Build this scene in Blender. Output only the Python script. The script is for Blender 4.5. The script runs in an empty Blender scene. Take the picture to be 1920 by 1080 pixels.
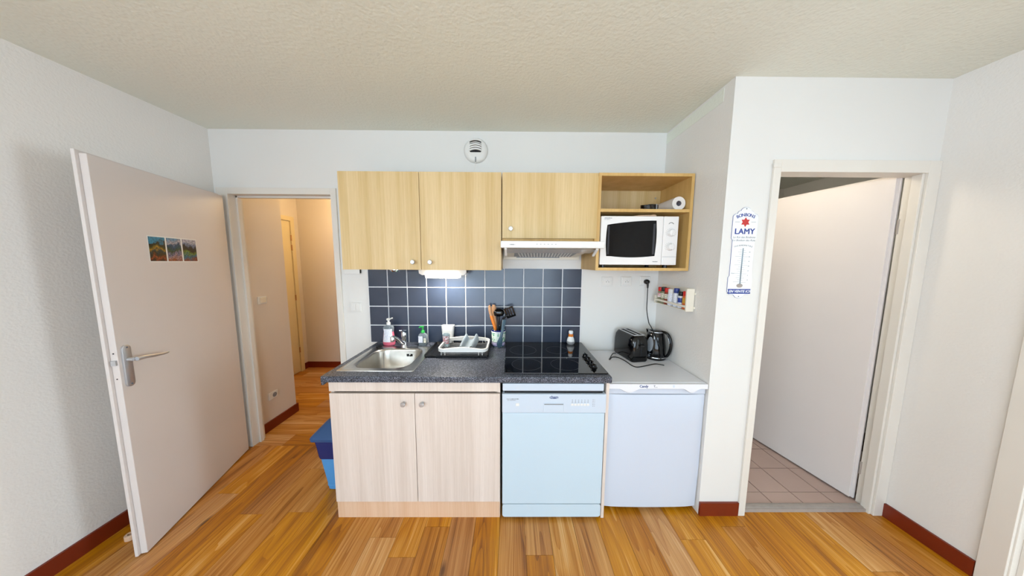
import bpy, bmesh, math, random
from mathutils import Vector, Matrix, Euler
random.seed(7)
PI = math.pi
SC = bpy.context.scene
COL = SC.collection

# ------------------------------------------------------------------ camera
cam_d = bpy.data.cameras.new('camera')
cam_d.sensor_fit = 'HORIZONTAL'
cam_d.sensor_width = 36.0
cam_d.lens = 36.0 * 483.39 / 1920.0
cam_d.clip_start = 0.02
cam = bpy.data.objects.new('camera', cam_d)
COL.objects.link(cam)
pitch, yaw, roll, CAMH = -0.101465, 0.006354, 0.005722, 1.5657
F = Vector((math.sin(yaw)*math.cos(pitch), math.cos(yaw)*math.cos(pitch), math.sin(pitch)))
Rt = Vector((math.cos(yaw), -math.sin(yaw), 0))
U = Rt.cross(F)
R2 = math.cos(roll)*Rt + math.sin(roll)*U
U2 = -math.sin(roll)*Rt + math.cos(roll)*U
cam.matrix_world = Matrix(((R2.x, U2.x, -F.x, 0), (R2.y, U2.y, -F.y, 0), (R2.z, U2.z, -F.z, CAMH), (0, 0, 0, 1)))
SC.camera = cam

# ------------------------------------------------------------------ world, large lights, exposure
SC.view_settings.view_transform = 'Standard'
SC.view_settings.look = 'None'
SC.view_settings.gamma = 1.0
SC.view_settings.use_curve_mapping = False
SC.view_settings.exposure = 0.20
SC.cycles.use_denoising = True
SC.cycles.max_bounces = 6
SC.cycles.diffuse_bounces = 4
SC.cycles.glossy_bounces = 3
SC.cycles.transmission_bounces = 4
SC.cycles.use_adaptive_sampling = True
SC.cycles.adaptive_threshold = 0.04
SC.cycles.adaptive_min_samples = 10
SC.cycles.transparent_max_bounces = 10
SC.cycles.sample_clamp_indirect = 6.0

world = bpy.data.worlds.new('sky')
SC.world = world
world.use_nodes = True
world.node_tree.nodes['Background'].inputs[0].default_value = (0.62, 0.78, 1.0, 1)
world.node_tree.nodes['Background'].inputs[1].default_value = 1.0


def area(name, loc, rot, sx, sy, power, color, spread=PI):
    l = bpy.data.lights.new(name, 'AREA')
    l.shape = 'RECTANGLE'; l.size = sx; l.size_y = sy
    l.energy = power; l.color = color; l.spread = spread
    o = bpy.data.objects.new(name, l); COL.objects.link(o)
    o.location = loc; o.rotation_euler = rot
    return o


# daylight coming in through the balcony window behind the camera and an added side window for ambient fill
area('window_daylight', (-0.2, -3.32, 1.15), (PI/2, 0, 0), 3.3, 2.1, 122, (0.68, 0.85, 1.0))
area('side_window_fill_west', (-2.40, -1.75, 1.92), (PI/2, 0, -PI/2), 1.7, 0.85, 95, (0.76, 0.90, 1.0))
# daylight of the bedroom beyond the right doorway
area('bedroom_daylight', (4.8, 0.66, 1.35), (PI/2, 0, PI/2), 1.2, 2.0, 105, (0.78, 0.90, 1.0))
sun = bpy.data.lights.new('sun', 'SUN'); sun.energy = 13.0; sun.color = (0.84, 0.96, 1.0); sun.angle = .01
sun_o = bpy.data.objects.new('sun', sun); COL.objects.link(sun_o)
sun_o.rotation_euler = (math.radians(32), 0, math.radians(8))    # added high sun: its floor patch by the balcony window brightens the ceiling

# ------------------------------------------------------------------ helpers


def lin(h):
    h = h.lstrip('#')
    c = [int(h[i:i+2], 16)/255 for i in (0, 2, 4)]
    return tuple(x/12.92 if x <= .04045 else ((x+.055)/1.055)**2.4 for x in c) + (1,)


class NT:
    def __init__(s, name):
        s.m = bpy.data.materials.new(name); s.m.use_nodes = True
        s.t = s.m.node_tree; s.b = s.t.nodes['Principled BSDF']

    def n(s, typ, **kw):
        x = s.t.nodes.new(typ)
        for k, v in kw.items():
            if k.startswith('i_'):
                x.inputs[int(k[2:]) if k[2:].isdigit() else k[2:].replace('_', ' ')].default_value = v
            else:
                setattr(x, k, v)
        return x

    def l(s, a, b): s.t.links.new(a, b)

    def mixc(s, fac, a, b, blend='MIX'):
        x = s.n('ShaderNodeMix', data_type='RGBA', blend_type=blend)
        for inp, v in ((0, fac), (6, a), (7, b)):
            if isinstance(v, (int, float, tuple)):
                x.inputs[inp].default_value = v
            else:
                s.l(v, x.inputs[inp])
        return x.outputs[2]

    def coord(s, scale=(1, 1, 1), which='Object'):
        tc = s.n('ShaderNodeTexCoord'); mp = s.n('ShaderNodeMapping')
        mp.inputs['Scale'].default_value = scale
        s.l(tc.outputs[which], mp.inputs[0])
        return mp

    def bump(s, height, strength, dist):
        b = s.n('ShaderNodeBump'); b.inputs['Strength'].default_value = strength
        b.inputs['Distance'].default_value = dist
        s.l(height, b.inputs['Height']); s.l(b.outputs[0], s.b.inputs['Normal'])


def plain(name, h, rough=.5, metal=0.0, var=.06, scale=18, spec=None, coat=0, alpha=None, emis=None, es=0, trans=0, bump=0, bscale=200, ior=None):
    t = NT(name); c = lin(h)
    mp = t.coord()
    nz = t.n('ShaderNodeTexNoise', i_Scale=scale, i_Detail=1.0); t.l(mp.outputs[0], nz.inputs['Vector'])
    dk = tuple(x*(1-var) for x in c[:3])+(1,); lt = tuple(min(1, x*(1+var)) for x in c[:3])+(1,)
    t.l(t.mixc(nz.outputs[0], dk, lt), t.b.inputs['Base Color'])
    t.b.inputs['Roughness'].default_value = rough
    t.b.inputs['Metallic'].default_value = metal
    if spec is not None: t.b.inputs['Specular IOR Level'].default_value = spec
    if ior is not None: t.b.inputs['IOR'].default_value = ior
    if coat: t.b.inputs['Coat Weight'].default_value = coat; t.b.inputs['Coat Roughness'].default_value = .05
    if alpha is not None: t.b.inputs['Alpha'].default_value = alpha
    if trans: t.b.inputs['Transmission Weight'].default_value = trans
    if emis: t.b.inputs['Emission Color'].default_value = lin(emis); t.b.inputs['Emission Strength'].default_value = es
    if bump:
        n2 = t.n('ShaderNodeTexNoise', i_Scale=bscale, i_Detail=0.0); t.l(mp.outputs[0], n2.inputs['Vector'])
        t.bump(n2.outputs[0], bump, .002)
    return t.m


def stipple(name, h, bs, scale=85):
    """painted plaster with a sprayed stipple"""
    t = NT(name); c = lin(h); mp = t.coord(which='Object')
    ad = t.n('ShaderNodeTexNoise', i_Scale=scale*.8, i_Detail=1.0, i_Roughness=.6); t.l(mp.outputs[0], ad.inputs['Vector'])
    big = t.n('ShaderNodeTexNoise', i_Scale=1.3, i_Detail=1.0); t.l(mp.outputs[0], big.inputs['Vector'])
    t.l(t.mixc(big.outputs[0], tuple(x*.95 for x in c[:3])+(1,), tuple(min(1, x*1.04) for x in c[:3])+(1,)), t.b.inputs['Base Color'])
    t.b.inputs['Roughness'].default_value = .75
    t.bump(ad.outputs[0], bs, .004)
    return t.m


def laminate(name, a, b, rough=.45):
    """vertical-grained oak laminate"""
    t = NT(name)
    mp = t.coord((150, 150, 2.2)); n = t.n('ShaderNodeTexNoise', i_Scale=1.0, i_Detail=3.0, i_Roughness=.6); t.l(mp.outputs[0], n.inputs['Vector'])
    mp2 = t.coord((14, 14, .5)); n2 = t.n('ShaderNodeTexNoise', i_Scale=1.0, i_Detail=1.0); t.l(mp2.outputs[0], n2.inputs['Vector'])
    mp3 = t.coord((330, 330, 14)); n3 = t.n('ShaderNodeTexNoise', i_Scale=1.0, i_Detail=1.0); t.l(mp3.outputs[0], n3.inputs['Vector'])
    la, lb = lin(a), lin(b)
    r = t.n('ShaderNodeMapRange', i_1=.3, i_2=.7); t.l(n.outputs[0], r.inputs[0])
    r2 = t.n('ShaderNodeMapRange', i_1=.35, i_2=.65); t.l(n2.outputs[0], r2.inputs[0])
    av = t.n('ShaderNodeMath', operation='MULTIPLY_ADD'); av.inputs[1].default_value = .5; t.l(r.outputs[0], av.inputs[0])
    h2 = t.n('ShaderNodeMath', operation='MULTIPLY'); h2.inputs[1].default_value = .5; t.l(r2.outputs[0], h2.inputs[0]); t.l(h2.outputs[0], av.inputs[2])
    m1 = t.mixc(av.outputs[0], la, lb)
    r3 = t.n('ShaderNodeMapRange', i_1=.3, i_2=.45, i_3=.10, i_4=.0); t.l(n3.outputs[0], r3.inputs[0])
    m3 = t.mixc(r3.outputs[0], m1, tuple(x*.55 for x in la[:3])+(1,))
    t.l(m3, t.b.inputs['Base Color'])
    t.b.inputs['Roughness'].default_value = rough
    return t.m


def plankmat():
    t = NT('floor_oak')
    tc = t.n('ShaderNodeTexCoord'); oi = t.n('ShaderNodeObjectInfo')
    off = t.n('ShaderNodeVectorMath', operation='SCALE'); off.inputs[0].default_value = (37.0, 91.0, 13.0); t.l(oi.outputs['Random'], off.inputs['Scale'])
    ad = t.n('ShaderNodeVectorMath', operation='ADD'); t.l(tc.outputs['Object'], ad.inputs[0]); t.l(off.outputs[0], ad.inputs[1])

    def mapped(sc):
        mp = t.n('ShaderNodeMapping'); mp.inputs['Scale'].default_value = sc; t.l(ad.outputs[0], mp.inputs[0]); return mp
    # growth rings cut lengthwise: contour lines of a stretched field
    m1 = mapped((6.5, .55, 1)); w = t.n('ShaderNodeTexNoise', i_Scale=1.0, i_Detail=1.5, i_Distortion=.35); t.l(m1.outputs[0], w.inputs['Vector'])
    mul = t.n('ShaderNodeMath', operation='MULTIPLY'); mul.inputs[1].default_value = 13.0; t.l(w.outputs[0], mul.inputs[0])
    fr = t.n('ShaderNodeMath', operation='FRACT'); t.l(mul.outputs[0], fr.inputs[0])
    m2 = mapped((170, 2.6, 1)); g = t.n('ShaderNodeTexNoise', i_Scale=1.0, i_Detail=3.0, i_Roughness=.7); t.l(m2.outputs[0], g.inputs['Vector'])
    m3 = mapped((5.5, 1.9, 1)); kn = t.n('ShaderNodeTexVoronoi', i_Scale=1.0); t.l(m3.outputs[0], kn.inputs['Vector'])
    m6 = mapped((22, .8, 1)); wd = t.n('ShaderNodeTexNoise', i_Scale=1.0, i_Detail=1.0); t.l(m6.outputs[0], wd.inputs['Vector'])
    ramp = t.n('ShaderNodeValToRGB')
    e = ramp.color_ramp.elements
    e[0].position = 0; e[0].color = lin('70401A'); e[1].position = 1; e[1].color = lin('E6C092')
    x = ramp.color_ramp.elements.new(.33); x.color = lin('AC7036')
    x = ramp.color_ramp.elements.new(.66); x.color = lin('CA9356')

    def madd(src, k, add):
        m_ = t.n('ShaderNodeMath', operation='MULTIPLY_ADD'); m_.inputs[1].default_value = k; t.l(src, m_.inputs[0])
        if isinstance(add, float): m_.inputs[2].default_value = add
        else: t.l(add, m_.inputs[2])
        return m_.outputs[0]
    rr = t.n('ShaderNodeMapRange', i_1=.0, i_2=.55, i_3=-.22, i_4=.0); t.l(fr.outputs[0], rr.inputs[0])
    v_ = madd(rr.outputs[0], 1.0, .0)
    v_ = madd(g.outputs[0], .80, v_)
    v_ = madd(wd.outputs[0], .75, v_)
    v_ = madd(oi.outputs['Random'], .30, v_)
    v_ = madd(v_, 1.0, -.36)
    t.l(v_, ramp.inputs[0])
    kr = t.n('ShaderNodeMapRange', i_1=.03, i_2=.11, i_3=.85, i_4=.0); t.l(kn.outputs['Distance'], kr.inputs[0])
    c2 = t.mixc(kr.outputs[0], ramp.outputs[0], lin('4E2B12'))
    m5 = mapped((260, 1.6, 1)); st = t.n('ShaderNodeTexNoise', i_Scale=1.0, i_Detail=2.0, i_Roughness=.6); t.l(m5.outputs[0], st.inputs['Vector'])
    sr = t.n('ShaderNodeMapRange', i_1=.60, i_2=.70, i_3=0, i_4=.6); t.l(st.outputs[0], sr.inputs[0])
    c2 = t.mixc(sr.outputs[0], c2, lin('7A4A1E'))
    # warmer / greyer boards
    hs = t.n('ShaderNodeHueSaturation'); t.l(c2, hs.inputs['Color'])
    sm = t.n('ShaderNodeMapRange', i_1=0, i_2=1, i_3=1.24, i_4=.98)
    r2 = t.n('ShaderNodeMath', operation='FRACT'); q = t.n('ShaderNodeMath', operation='MULTIPLY'); q.inputs[1].default_value = 17.3
    t.l(oi.outputs['Random'], q.inputs[0]); t.l(q.outputs[0], r2.inputs[0]); t.l(r2.outputs[0], sm.inputs[0]); t.l(sm.outputs[0], hs.inputs['Saturation'])
    t.l(hs.outputs[0], t.b.inputs['Base Color'])
    t.b.inputs['Roughness'].default_value = .42
    t.b.inputs['Coat Weight'].default_value = .15
    return t.m


def granite():
    t = NT('speckled_laminate'); mp = t.coord()
    v = t.n('ShaderNodeTexVoronoi', i_Scale=360.0); t.l(mp.outputs[0], v.inputs['Vector'])
    sp = t.n('ShaderNodeSeparateColor'); t.l(v.outputs['Color'], sp.inputs[0])
    ramp = t.n('ShaderNodeValToRGB'); ramp.color_ramp.interpolation = 'CONSTANT'
    e = ramp.color_ramp.elements
    e[0].color = lin('1C2028'); e[1].position = .42; e[1].color = lin('474C5A')
    for p, c in ((.66, '6C7282'), (.84, '8C909C'), (.93, '262B38')):
        x = e.new(p); x.color = lin(c)
    t.l(sp.outputs[0], ramp.inputs[0]); t.l(ramp.outputs[0], t.b.inputs['Base Color'])
    t.b.inputs['Roughness'].default_value = .38
    return t.m


def tilemat(name, a, b, rough, scale=7):
    t = NT(name); tc = t.n('ShaderNodeTexCoord'); oi = t.n('ShaderNodeObjectInfo')
    ad = t.n('ShaderNodeVectorMath', operation='ADD'); t.l(tc.outputs['Object'], ad.inputs[0]); t.l(oi.outputs['Location'], ad.inputs[1])
    n = t.n('ShaderNodeTexNoise', i_Scale=scale, i_Detail=4.0); t.l(ad.outputs[0], n.inputs['Vector'])
    t.l(t.mixc(n.outputs[0], lin(a), lin(b)), t.b.inputs['Base Color'])
    t.b.inputs['Roughness'].default_value = rough
    n2 = t.n('ShaderNodeTexNoise', i_Scale=14.0, i_Detail=1.0); t.l(ad.outputs[0], n2.inputs['Vector'])
    t.bump(n2.outputs[0], .12, .004)
    t.b.inputs['Specular IOR Level'].default_value = .55
    return t.m


def spots(name, base, cols, scale, rough=.5):
    """printed pattern: coloured cells on a ground"""
    t = NT(name); mp = t.coord(); v = t.n('ShaderNodeTexVoronoi', i_Scale=scale); t.l(mp.outputs[0], v.inputs['Vector'])
    sp = t.n('ShaderNodeSeparateColor'); t.l(v.outputs['Color'], sp.inputs[0])
    ramp = t.n('ShaderNodeValToRGB'); ramp.color_ramp.interpolation = 'CONSTANT'; e = ramp.color_ramp.elements
    e[0].color = lin(base); e[1].position = .5; e[1].color = lin(cols[0])
    for i, c in enumerate(cols[1:]):
        x = e.new(.5+.5*(i+1)/len(cols)); x.color = lin(c)
    t.l(sp.outputs[0], ramp.inputs[0]); t.l(ramp.outputs[0], t.b.inputs['Base Color']); t.b.inputs['Roughness'].default_value = rough
    return t.m


def landscape(name, stops, k):
    """small printed mountain view: horizontal zones with ragged borders"""
    t = NT(name); tc = t.n('ShaderNodeTexCoord'); sp = t.n('ShaderNodeSeparateXYZ'); t.l(tc.outputs['Generated'], sp.inputs[0])
    n = t.n('ShaderNodeTexNoise', noise_dimensions='4D', i_W=k, i_Scale=3.2, i_Detail=5.0); t.l(tc.outputs['Generated'], n.inputs['Vector'])
    a = t.n('ShaderNodeMath', operation='MULTIPLY_ADD'); a.inputs[1].default_value = .75; t.l(n.outputs[0], a.inputs[0]); t.l(sp.outputs[2], a.inputs[2])
    b = t.n('ShaderNodeMath', operation='SUBTRACT'); b.inputs[1].default_value = .375; t.l(a.outputs[0], b.inputs[0])
    ramp = t.n('ShaderNodeValToRGB'); e = ramp.color_ramp.elements
    e[0].position = stops[0][0]; e[0].color = lin(stops[0][1]); e[1].position = stops[-1][0]; e[1].color = lin(stops[-1][1])
    for p, c in stops[1:-1]:
        x = e.new(p); x.color = lin(c)
    t.l(b.outputs[0], ramp.inputs[0])
    n2 = t.n('ShaderNodeTexNoise', i_Scale=14.0, i_Detail=3.0); t.l(tc.outputs['Generated'], n2.inputs['Vector'])
    r = t.n('ShaderNodeMapRange', i_1=.35, i_2=.62, i_3=.15, i_4=.75); t.l(n2.outputs[0], r.inputs[0])
    t.l(t.mixc(r.outputs[0], ramp.outputs[0], lin('1E160C'), 'MIX'), t.b.inputs['Base Color']); t.b.inputs['Roughness'].default_value = .35
    return t.m


def glassmat(name, tint, alpha, rough=.05):
    t = NT(name); nt = t.t
    tr = t.n('ShaderNodeBsdfTransparent'); tr.inputs[0].default_value = lin(tint)
    gl = t.n('ShaderNodeBsdfPrincipled'); gl.inputs['Base Color'].default_value = lin(tint); gl.inputs['Roughness'].default_value = rough
    lw = t.n('ShaderNodeLayerWeight', i_Blend=.35)
    mr = t.n('ShaderNodeMapRange', i_1=0, i_2=1, i_3=alpha, i_4=min(1, alpha+.6)); t.l(lw.outputs['Facing'], mr.inputs[0])
    mx = t.n('ShaderNodeMixShader'); t.l(mr.outputs[0], mx.inputs[0]); t.l(tr.outputs[0], mx.inputs[1]); t.l(gl.outputs[0], mx.inputs[2])
    t.l(mx.outputs[0], nt.nodes['Material Output'].inputs[0])
    return t.m


M = {}
M['ceiling'] = stipple('ceiling_plaster', 'E6E9DF', .6, 80)
M['wall_rough'] = stipple('wall_stippled_paint', 'E6E3DF', .3, 110)
M['wall_smooth'] = plain('wall_white_paint', 'E4E3E0', .6, var=.015, scale=3, bump=.05, bscale=140)
M['wall_hall'] = plain('hall_wall_paint', 'E0D6CC', .65, var=.03, scale=3, bump=.06, bscale=120)
M['wood_floor'] = plankmat()
M['subfloor'] = plain('joint_dark', '6B431F', .7)
M['base_red'] = plain('baseboard_red_brown', '762509', .42, var=.10, scale=9)
M['paint_trim'] = plain('trim_white_gloss', 'E3DED6', .38, var=.03, scale=6)
M['paint_door'] = plain('door_offwhite', 'D8D1CE', .42, var=.025, scale=4)
M['paint_door2'] = plain('door_white', 'E2DCDA', .42, var=.025, scale=4)
M['hall_door'] = plain('hall_door_cream', 'E3D2A8', .45, var=.03, scale=4)
M['tile_blue'] = tilemat('tile_navy', '2A3346', '364052', .22)
M['grout'] = plain('grout_white', 'F0F1F4', .7, bump=.1)
M['tile_floor'] = tilemat('tile_pinkish', 'B59C92', 'C4AAA0', .45, 4)
M['grout_floor'] = plain('grout_brown', '55433C', .8)
M['stone'] = plain('threshold_grey', 'A79E98', .5, var=.12, scale=30)
M['oak'] = laminate('oak_laminate', 'C6A66C', 'DFC596')
M['oak_edge'] = laminate('oak_edging', 'C79F5C', 'DDB877')
M['oak_daylit'] = laminate('oak_laminate_daylit', 'D2C2B6', 'E8DBD2')  # the wall units' laminate again, paled to put daylight into the base units
M['pine'] = laminate('pine_board', 'D8B08E', 'E6C6AA')
M['granite'] = granite()
M['steel'] = plain('brushed_steel', 'B9B6B0', .28, 1.0, var=.08, scale=40)
M['chrome'] = plain('chrome', 'D5D7DA', .08, 1.0, var=.02)
M['alu'] = plain('satin_aluminium', 'C2C4C8', .38, .75, var=.04)
M['dw'] = plain('dishwasher_enamel', 'C4D7E4', .32, var=.01, scale=3)
M['dw2'] = plain('dishwasher_plastic', 'C9D5E3', .35, var=.01, scale=3)
M['fridge'] = plain('fridge_enamel', 'CCD5E4', .3, var=.01, scale=3)
M['fridge_top'] = plain('fridge_top_plastic', 'E6E8EE', .25, var=.01, scale=3)
M['white'] = plain('white_plastic', 'E6E5E2', .35, var=.01)
M['bedfloor'] = plain('pale_floor', 'BDB4AE', .5, var=.05)
M['cream'] = plain('cream_plastic', 'E9E2D2', .4, var=.02)
M['mw'] = plain('microwave_white', 'EDEBEA', .3, var=.01)
M['black'] = plain('black_plastic', '09090C', .35, var=.1)
M['blackgloss'] = plain('black_gloss', '040406', .06, var=.05)
M['hobglass'] = plain('black_ceramic_glass', '06070A', .04, var=.05, spec=.75)
M['hobring'] = plain('hob_ring_print', '6C6E74', .25)
M['mwglass'] = plain('smoked_door_glass', '060506', .05, var=.05, spec=.25)
M['darkgap'] = plain('dark_gap', '15171B', .8)
M['grey'] = plain('grey_plastic', '8B8E93', .45)
M['highlight_grey'] = plain('window_highlight_grey', '2C2E36', .2)
M['greyprint'] = plain('grey_print', '6D727C', .6)
M['blueprint'] = plain('blue_print', '24407C', .5)
M['navyprint'] = plain('navy_print', '1E3A92', .35)
M['redprint'] = plain('red_print', 'C41F1C', .35)
M['enamel'] = plain('white_enamel', 'EDF0F2', .2, var=.015)
M['slate'] = plain('slate_grey_nylon', '3C5566', .35)
M['orange'] = plain('orange_plastic', 'E07C14', .4)
M['beech'] = plain('beech_wood', 'B98A62', .55, var=.2, scale=30)
M['cable'] = plain('black_rubber', '101012', .5)
M['binblue'] = plain('bin_light_blue', '4C97D6', .4)
M['binlid'] = plain('bin_lid_blue', '284F80', .32)
M['binbag'] = plain('bin_bag_navy', '122C6C', .25, bump=.4, bscale=40)
M['lampglow'] = plain('lamp_diffuser', 'FFFFFF', .4, emis='FFF6E2', es=9.0)
M['hallglow'] = plain('hall_lamp_diffuser', 'FFFFFF', .4, emis='FFB45A', es=9.0)
for _k in ('lampglow', 'hallglow'): M[_k].cycles.emission_sampling = 'NONE'
M['clear'] = glassmat('clear_glass', 'DCE6EA', .12)
M['clearplastic'] = glassmat('clear_plastic_grey', 'C6D2DA', .22, .15)
M['visor'] = glassmat('visor_glass', 'F2F4F5', .05, .08)
M['pane'] = glassmat('window_pane', 'FFFFFF', .03)
M['pinksoap'] = plain('pink_soap', 'E8728A', .15)
M['greensoap'] = plain('green_soap', '3A4A24', .15, trans=.3)
M['greenplastic'] = plain('green_pump', '1E9A3C', .35)
M['label'] = spots('printed_label', 'E9EBF2', ['F2F2F5', 'E6E8F2', 'B4BCDC'], 420)
M['label2'] = spots('printed_label_tan', 'E6E4D8', ['F0EEE4', 'D8CBA4', '6C6A4A'], 380)
M['crockprint'] = spots('green_leaf_glaze', 'DCE8DC', ['DDE6D8', '6FA88A', '4E8F78'], 75, .2)
M['crockviolet'] = plain('lilac_glaze', 'CFC4E4', .2)
M['navyglaze'] = plain('navy_glaze', '1B1E6A', .15)
M['pinkcard'] = spots('pink_red_print', 'E9E4E6', ['E8A8B0', 'D8303C', '3A2A30'], 240)
M['spice_red'] = plain('spice_paprika', '8E3A22', .6, var=.2, scale=90)
M['spice_green'] = plain('spice_herb', '8C8A6C', .7, var=.25, scale=90)
M['spice_brown'] = plain('spice_brown', '6E5038', .7, var=.25, scale=90)
M['spice_orange'] = plain('spice_orange', 'D8641E', .5, var=.1, scale=60)
M['spice_ochre'] = plain('spice_ochre', 'C9962E', .5, var=.1, scale=60)
M['redcap'] = plain('red_cap', 'D2231A', .35)
M['bluecap'] = plain('blue_cap', '263A86', .35)
M['paper'] = plain('tissue_paper', 'E6E2DE', .85, bump=.3, bscale=120)
M['cardboard'] = plain('cardboard_core', '8F8A92', .8)
M['pic1'] = landscape('picture_lake', [(.0, '3A1D10'), (.16, 'B4532A'), (.28, '4A3A14'), (.38, '0E3F4A'), (.5, 'C99A20'), (.62, '3E4A1A'), (.74, '2B2412'), (.82, '2FA0C8'), (1, '2FA8D8')], 1.0)
M['pic2'] = landscape('picture_village', [(.0, 'B4602A'), (.18, 'C9A0A0'), (.32, '8A86A8'), (.42, '3A5A22'), (.55, '1E5A6A'), (.7, '2A5E8E'), (.8, 'D8D2DC'), (1, '7AB0D8')], 5.0)
M['pic3'] = landscape('picture_mountain', [(.0, 'A4502A'), (.2, '1A7FA4'), (.34, '7A9A2A'), (.48, '2A2214'), (.64, '1E2A34'), (.76, '8A9ABE'), (.86, 'D8D6E4'), (1, 'CFCBE0')], 9.0)


# ---- mesh builders (all add to a bmesh)
def box(bm, x0, x1, y0, y1, z0, z1, bev=0, seg=2):
    b2 = bmesh.new()
    vs = [b2.verts.new(p) for p in ((x0, y0, z0), (x1, y0, z0), (x1, y1, z0), (x0, y1, z0), (x0, y0, z1), (x1, y0, z1), (x1, y1, z1), (x0, y1, z1))]
    for f in ((0, 3, 2, 1), (4, 5, 6, 7), (0, 1, 5, 4), (1, 2, 6, 5), (2, 3, 7, 6), (3, 0, 4, 7)):
        b2.faces.new([vs[i] for i in f])
    if bev:
        bmesh.ops.bevel(b2, geom=b2.edges[:], offset=bev, segments=seg, affect='EDGES', profile=.5)
    merge(bm, b2)
    return bm


def merge(bm, b2, mat=None):
    if mat is not None: bmesh.ops.transform(b2, matrix=mat, verts=b2.verts)
    m = bpy.data.meshes.new('tmp'); b2.to_mesh(m); b2.free(); bm.from_mesh(m); bpy.data.meshes.remove(m)


def B(*a, **k): return box(bmesh.new(), *a, **k)


def boxes(L, bev=0):
    bm = bmesh.new()
    for a in L: box(bm, *a, bev=bev)
    return bm


def loft(bm, loops, cap0=True, cap1=True, closed=True):
    rows = [[bm.verts.new(p) for p in lp] for lp in loops]
    n = len(rows[0])
    for a, b in zip(rows, rows[1:]):
        for i in range(n if closed else n-1):
            j = (i+1) % n
            bm.faces.new((a[i], a[j], b[j], b[i]))
    if cap0: bm.faces.new(rows[0][::-1])
    if cap1: bm.faces.new(rows[-1])
    return bm


def rrect(cx, cy, w, h, r, n=5):
    pts = []
    r = min(r, w/2-1e-4, h/2-1e-4)
    for k, (sx, sy) in enumerate(((1, 1), (-1, 1), (-1, -1), (1, -1))):
        for i in range(n+1):
            a = PI/2*k + PI/2*i/n
            pts.append((cx+sx*(w/2-r)+r*math.cos(a), cy+sy*(h/2-r)+r*math.sin(a)))
    return pts


def ell(cx, cy, rx, ry, n=24): return [(cx+rx*math.cos(2*PI*i/n), cy+ry*math.sin(2*PI*i/n)) for i in range(n)]


def at(loop, z): return [(x, y, z) for x, y in loop]


def lathe(bm, prof, cx=0, cy=0, n=24, cap0=True, cap1=True):
    return loft(bm, [at(ell(cx, cy, max(r, 1e-4), max(r, 1e-4), n), z) for r, z in prof], cap0, cap1)


def lathe_axis(prof, p, axis, n=20, cap0=True, cap1=True):
    """revolve about an axis ('x','-x','y','-y') starting at p"""
    bm = lathe(bmesh.new(), prof, n=n, cap0=cap0, cap1=cap1)
    R = {'x': Matrix.Rotation(PI/2, 4, 'Y'), '-x': Matrix.Rotation(-PI/2, 4, 'Y'), '-y': Matrix.Rotation(PI/2, 4, 'X'), 'y': Matrix.Rotation(-PI/2, 4, 'X'), 'z': Matrix.Identity(4), '-z': Matrix.Rotation(PI, 4, 'X')}[axis]
    bmesh.ops.transform(bm, matrix=Matrix.Translation(p) @ R, verts=bm.verts)
    return bm


def smooth_path(pts, k=6):
    P = [Vector(p) for p in pts]
    out = []
    for i in range(len(P)-1):
        p0 = P[max(i-1, 0)]; p1 = P[i]; p2 = P[i+1]; p3 = P[min(i+2, len(P)-1)]
        for j in range(k):
            t = j/k
            out.append(.5*((2*p1)+(p2-p0)*t+(2*p0-5*p1+4*p2-p3)*t*t+(3*p1-p0-3*p2+p3)*t**3))
    out.append(P[-1])
    return out


def tube(bm, pts, r, n=8, smooth=0, cap=True):
    P = smooth_path(pts, smooth) if smooth else [Vector(p) for p in pts]
    rs = r if isinstance(r, list) else [r]*len(P)
    if len(rs) != len(P):
        rs = [rs[0]+(rs[-1]-rs[0])*i/(len(P)-1) for i in range(len(P))] if len(rs) == 2 else [rs[min(len(rs)-1, int(i/(len(P)-1)*(len(rs)-1)+.5))] for i in range(len(P))]
    loops = []
    up = None
    for i, p in enumerate(P):
        d = (P[min(i+1, len(P)-1)]-P[max(i-1, 0)]).normalized()
        if up is None: up = Vector((0, 0, 1)) if abs(d.z) < .9 else Vector((1, 0, 0))
        s = d.cross(up).normalized(); up = s.cross(d).normalized()
        loops.append([p+rs[i]*(math.cos(2*PI*j/n)*s+math.sin(2*PI*j/n)*up) for j in range(n)])
    return loft(bm, loops, cap, cap)


def prism(bm, poly, a0, a1, plane='xz'):
    """extrude a polygon; plane 'xz' -> along y, 'xy' -> along z, 'yz' -> along x"""
    def P(u, v, w): return {'xz': (u, w, v), 'xy': (u, v, w), 'yz': (w, u, v)}[plane]
    lo = [bm.verts.new(P(u, v, a0)) for u, v in poly]; hi = [bm.verts.new(P(u, v, a1)) for u, v in poly]
    n = len(poly)
    bm.faces.new(lo); bm.faces.new(hi[::-1])
    for i in range(n): bm.faces.new((lo[i], hi[i], hi[(i+1) % n], lo[(i+1) % n]))
    bmesh.ops.recalc_face_normals(bm, faces=bm.faces)
    return bm


def textmesh(s, size, mat4, bold=0, align='CENTER', shear=0, extrude=.0002, spacing=1.0):
    c = bpy.data.curves.new('t', 'FONT'); c.body = s; c.size = size; c.align_x = align; c.align_y = 'CENTER'
    c.extrude = extrude; c.shear = shear; c.space_character = spacing; c.resolution_u = 3
    o = bpy.data.objects.new('t', c); COL.objects.link(o)
    dg = bpy.context.evaluated_depsgraph_get(); dg.update()
    me = bpy.data.meshes.new_from_object(o.evaluated_get(dg))
    bm = bmesh.new(); bm.from_mesh(me); bpy.data.meshes.remove(me)
    bpy.data.objects.remove(o); bpy.data.curves.remove(c)
    if bold:      # heavier strokes: copies shifted by the stroke gain
        src = bm.copy()
        for k_, (dx, dy) in enumerate(((-bold, 0), (bold, 0), (0, bold*.7), (0, -bold*.7))):
            b2 = src.copy(); merge(bm, b2, Matrix.Translation((dx, dy, .00008*(k_+1))))
        src.free()
    bmesh.ops.transform(bm, matrix=mat4, verts=bm.verts)
    return bm


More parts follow.
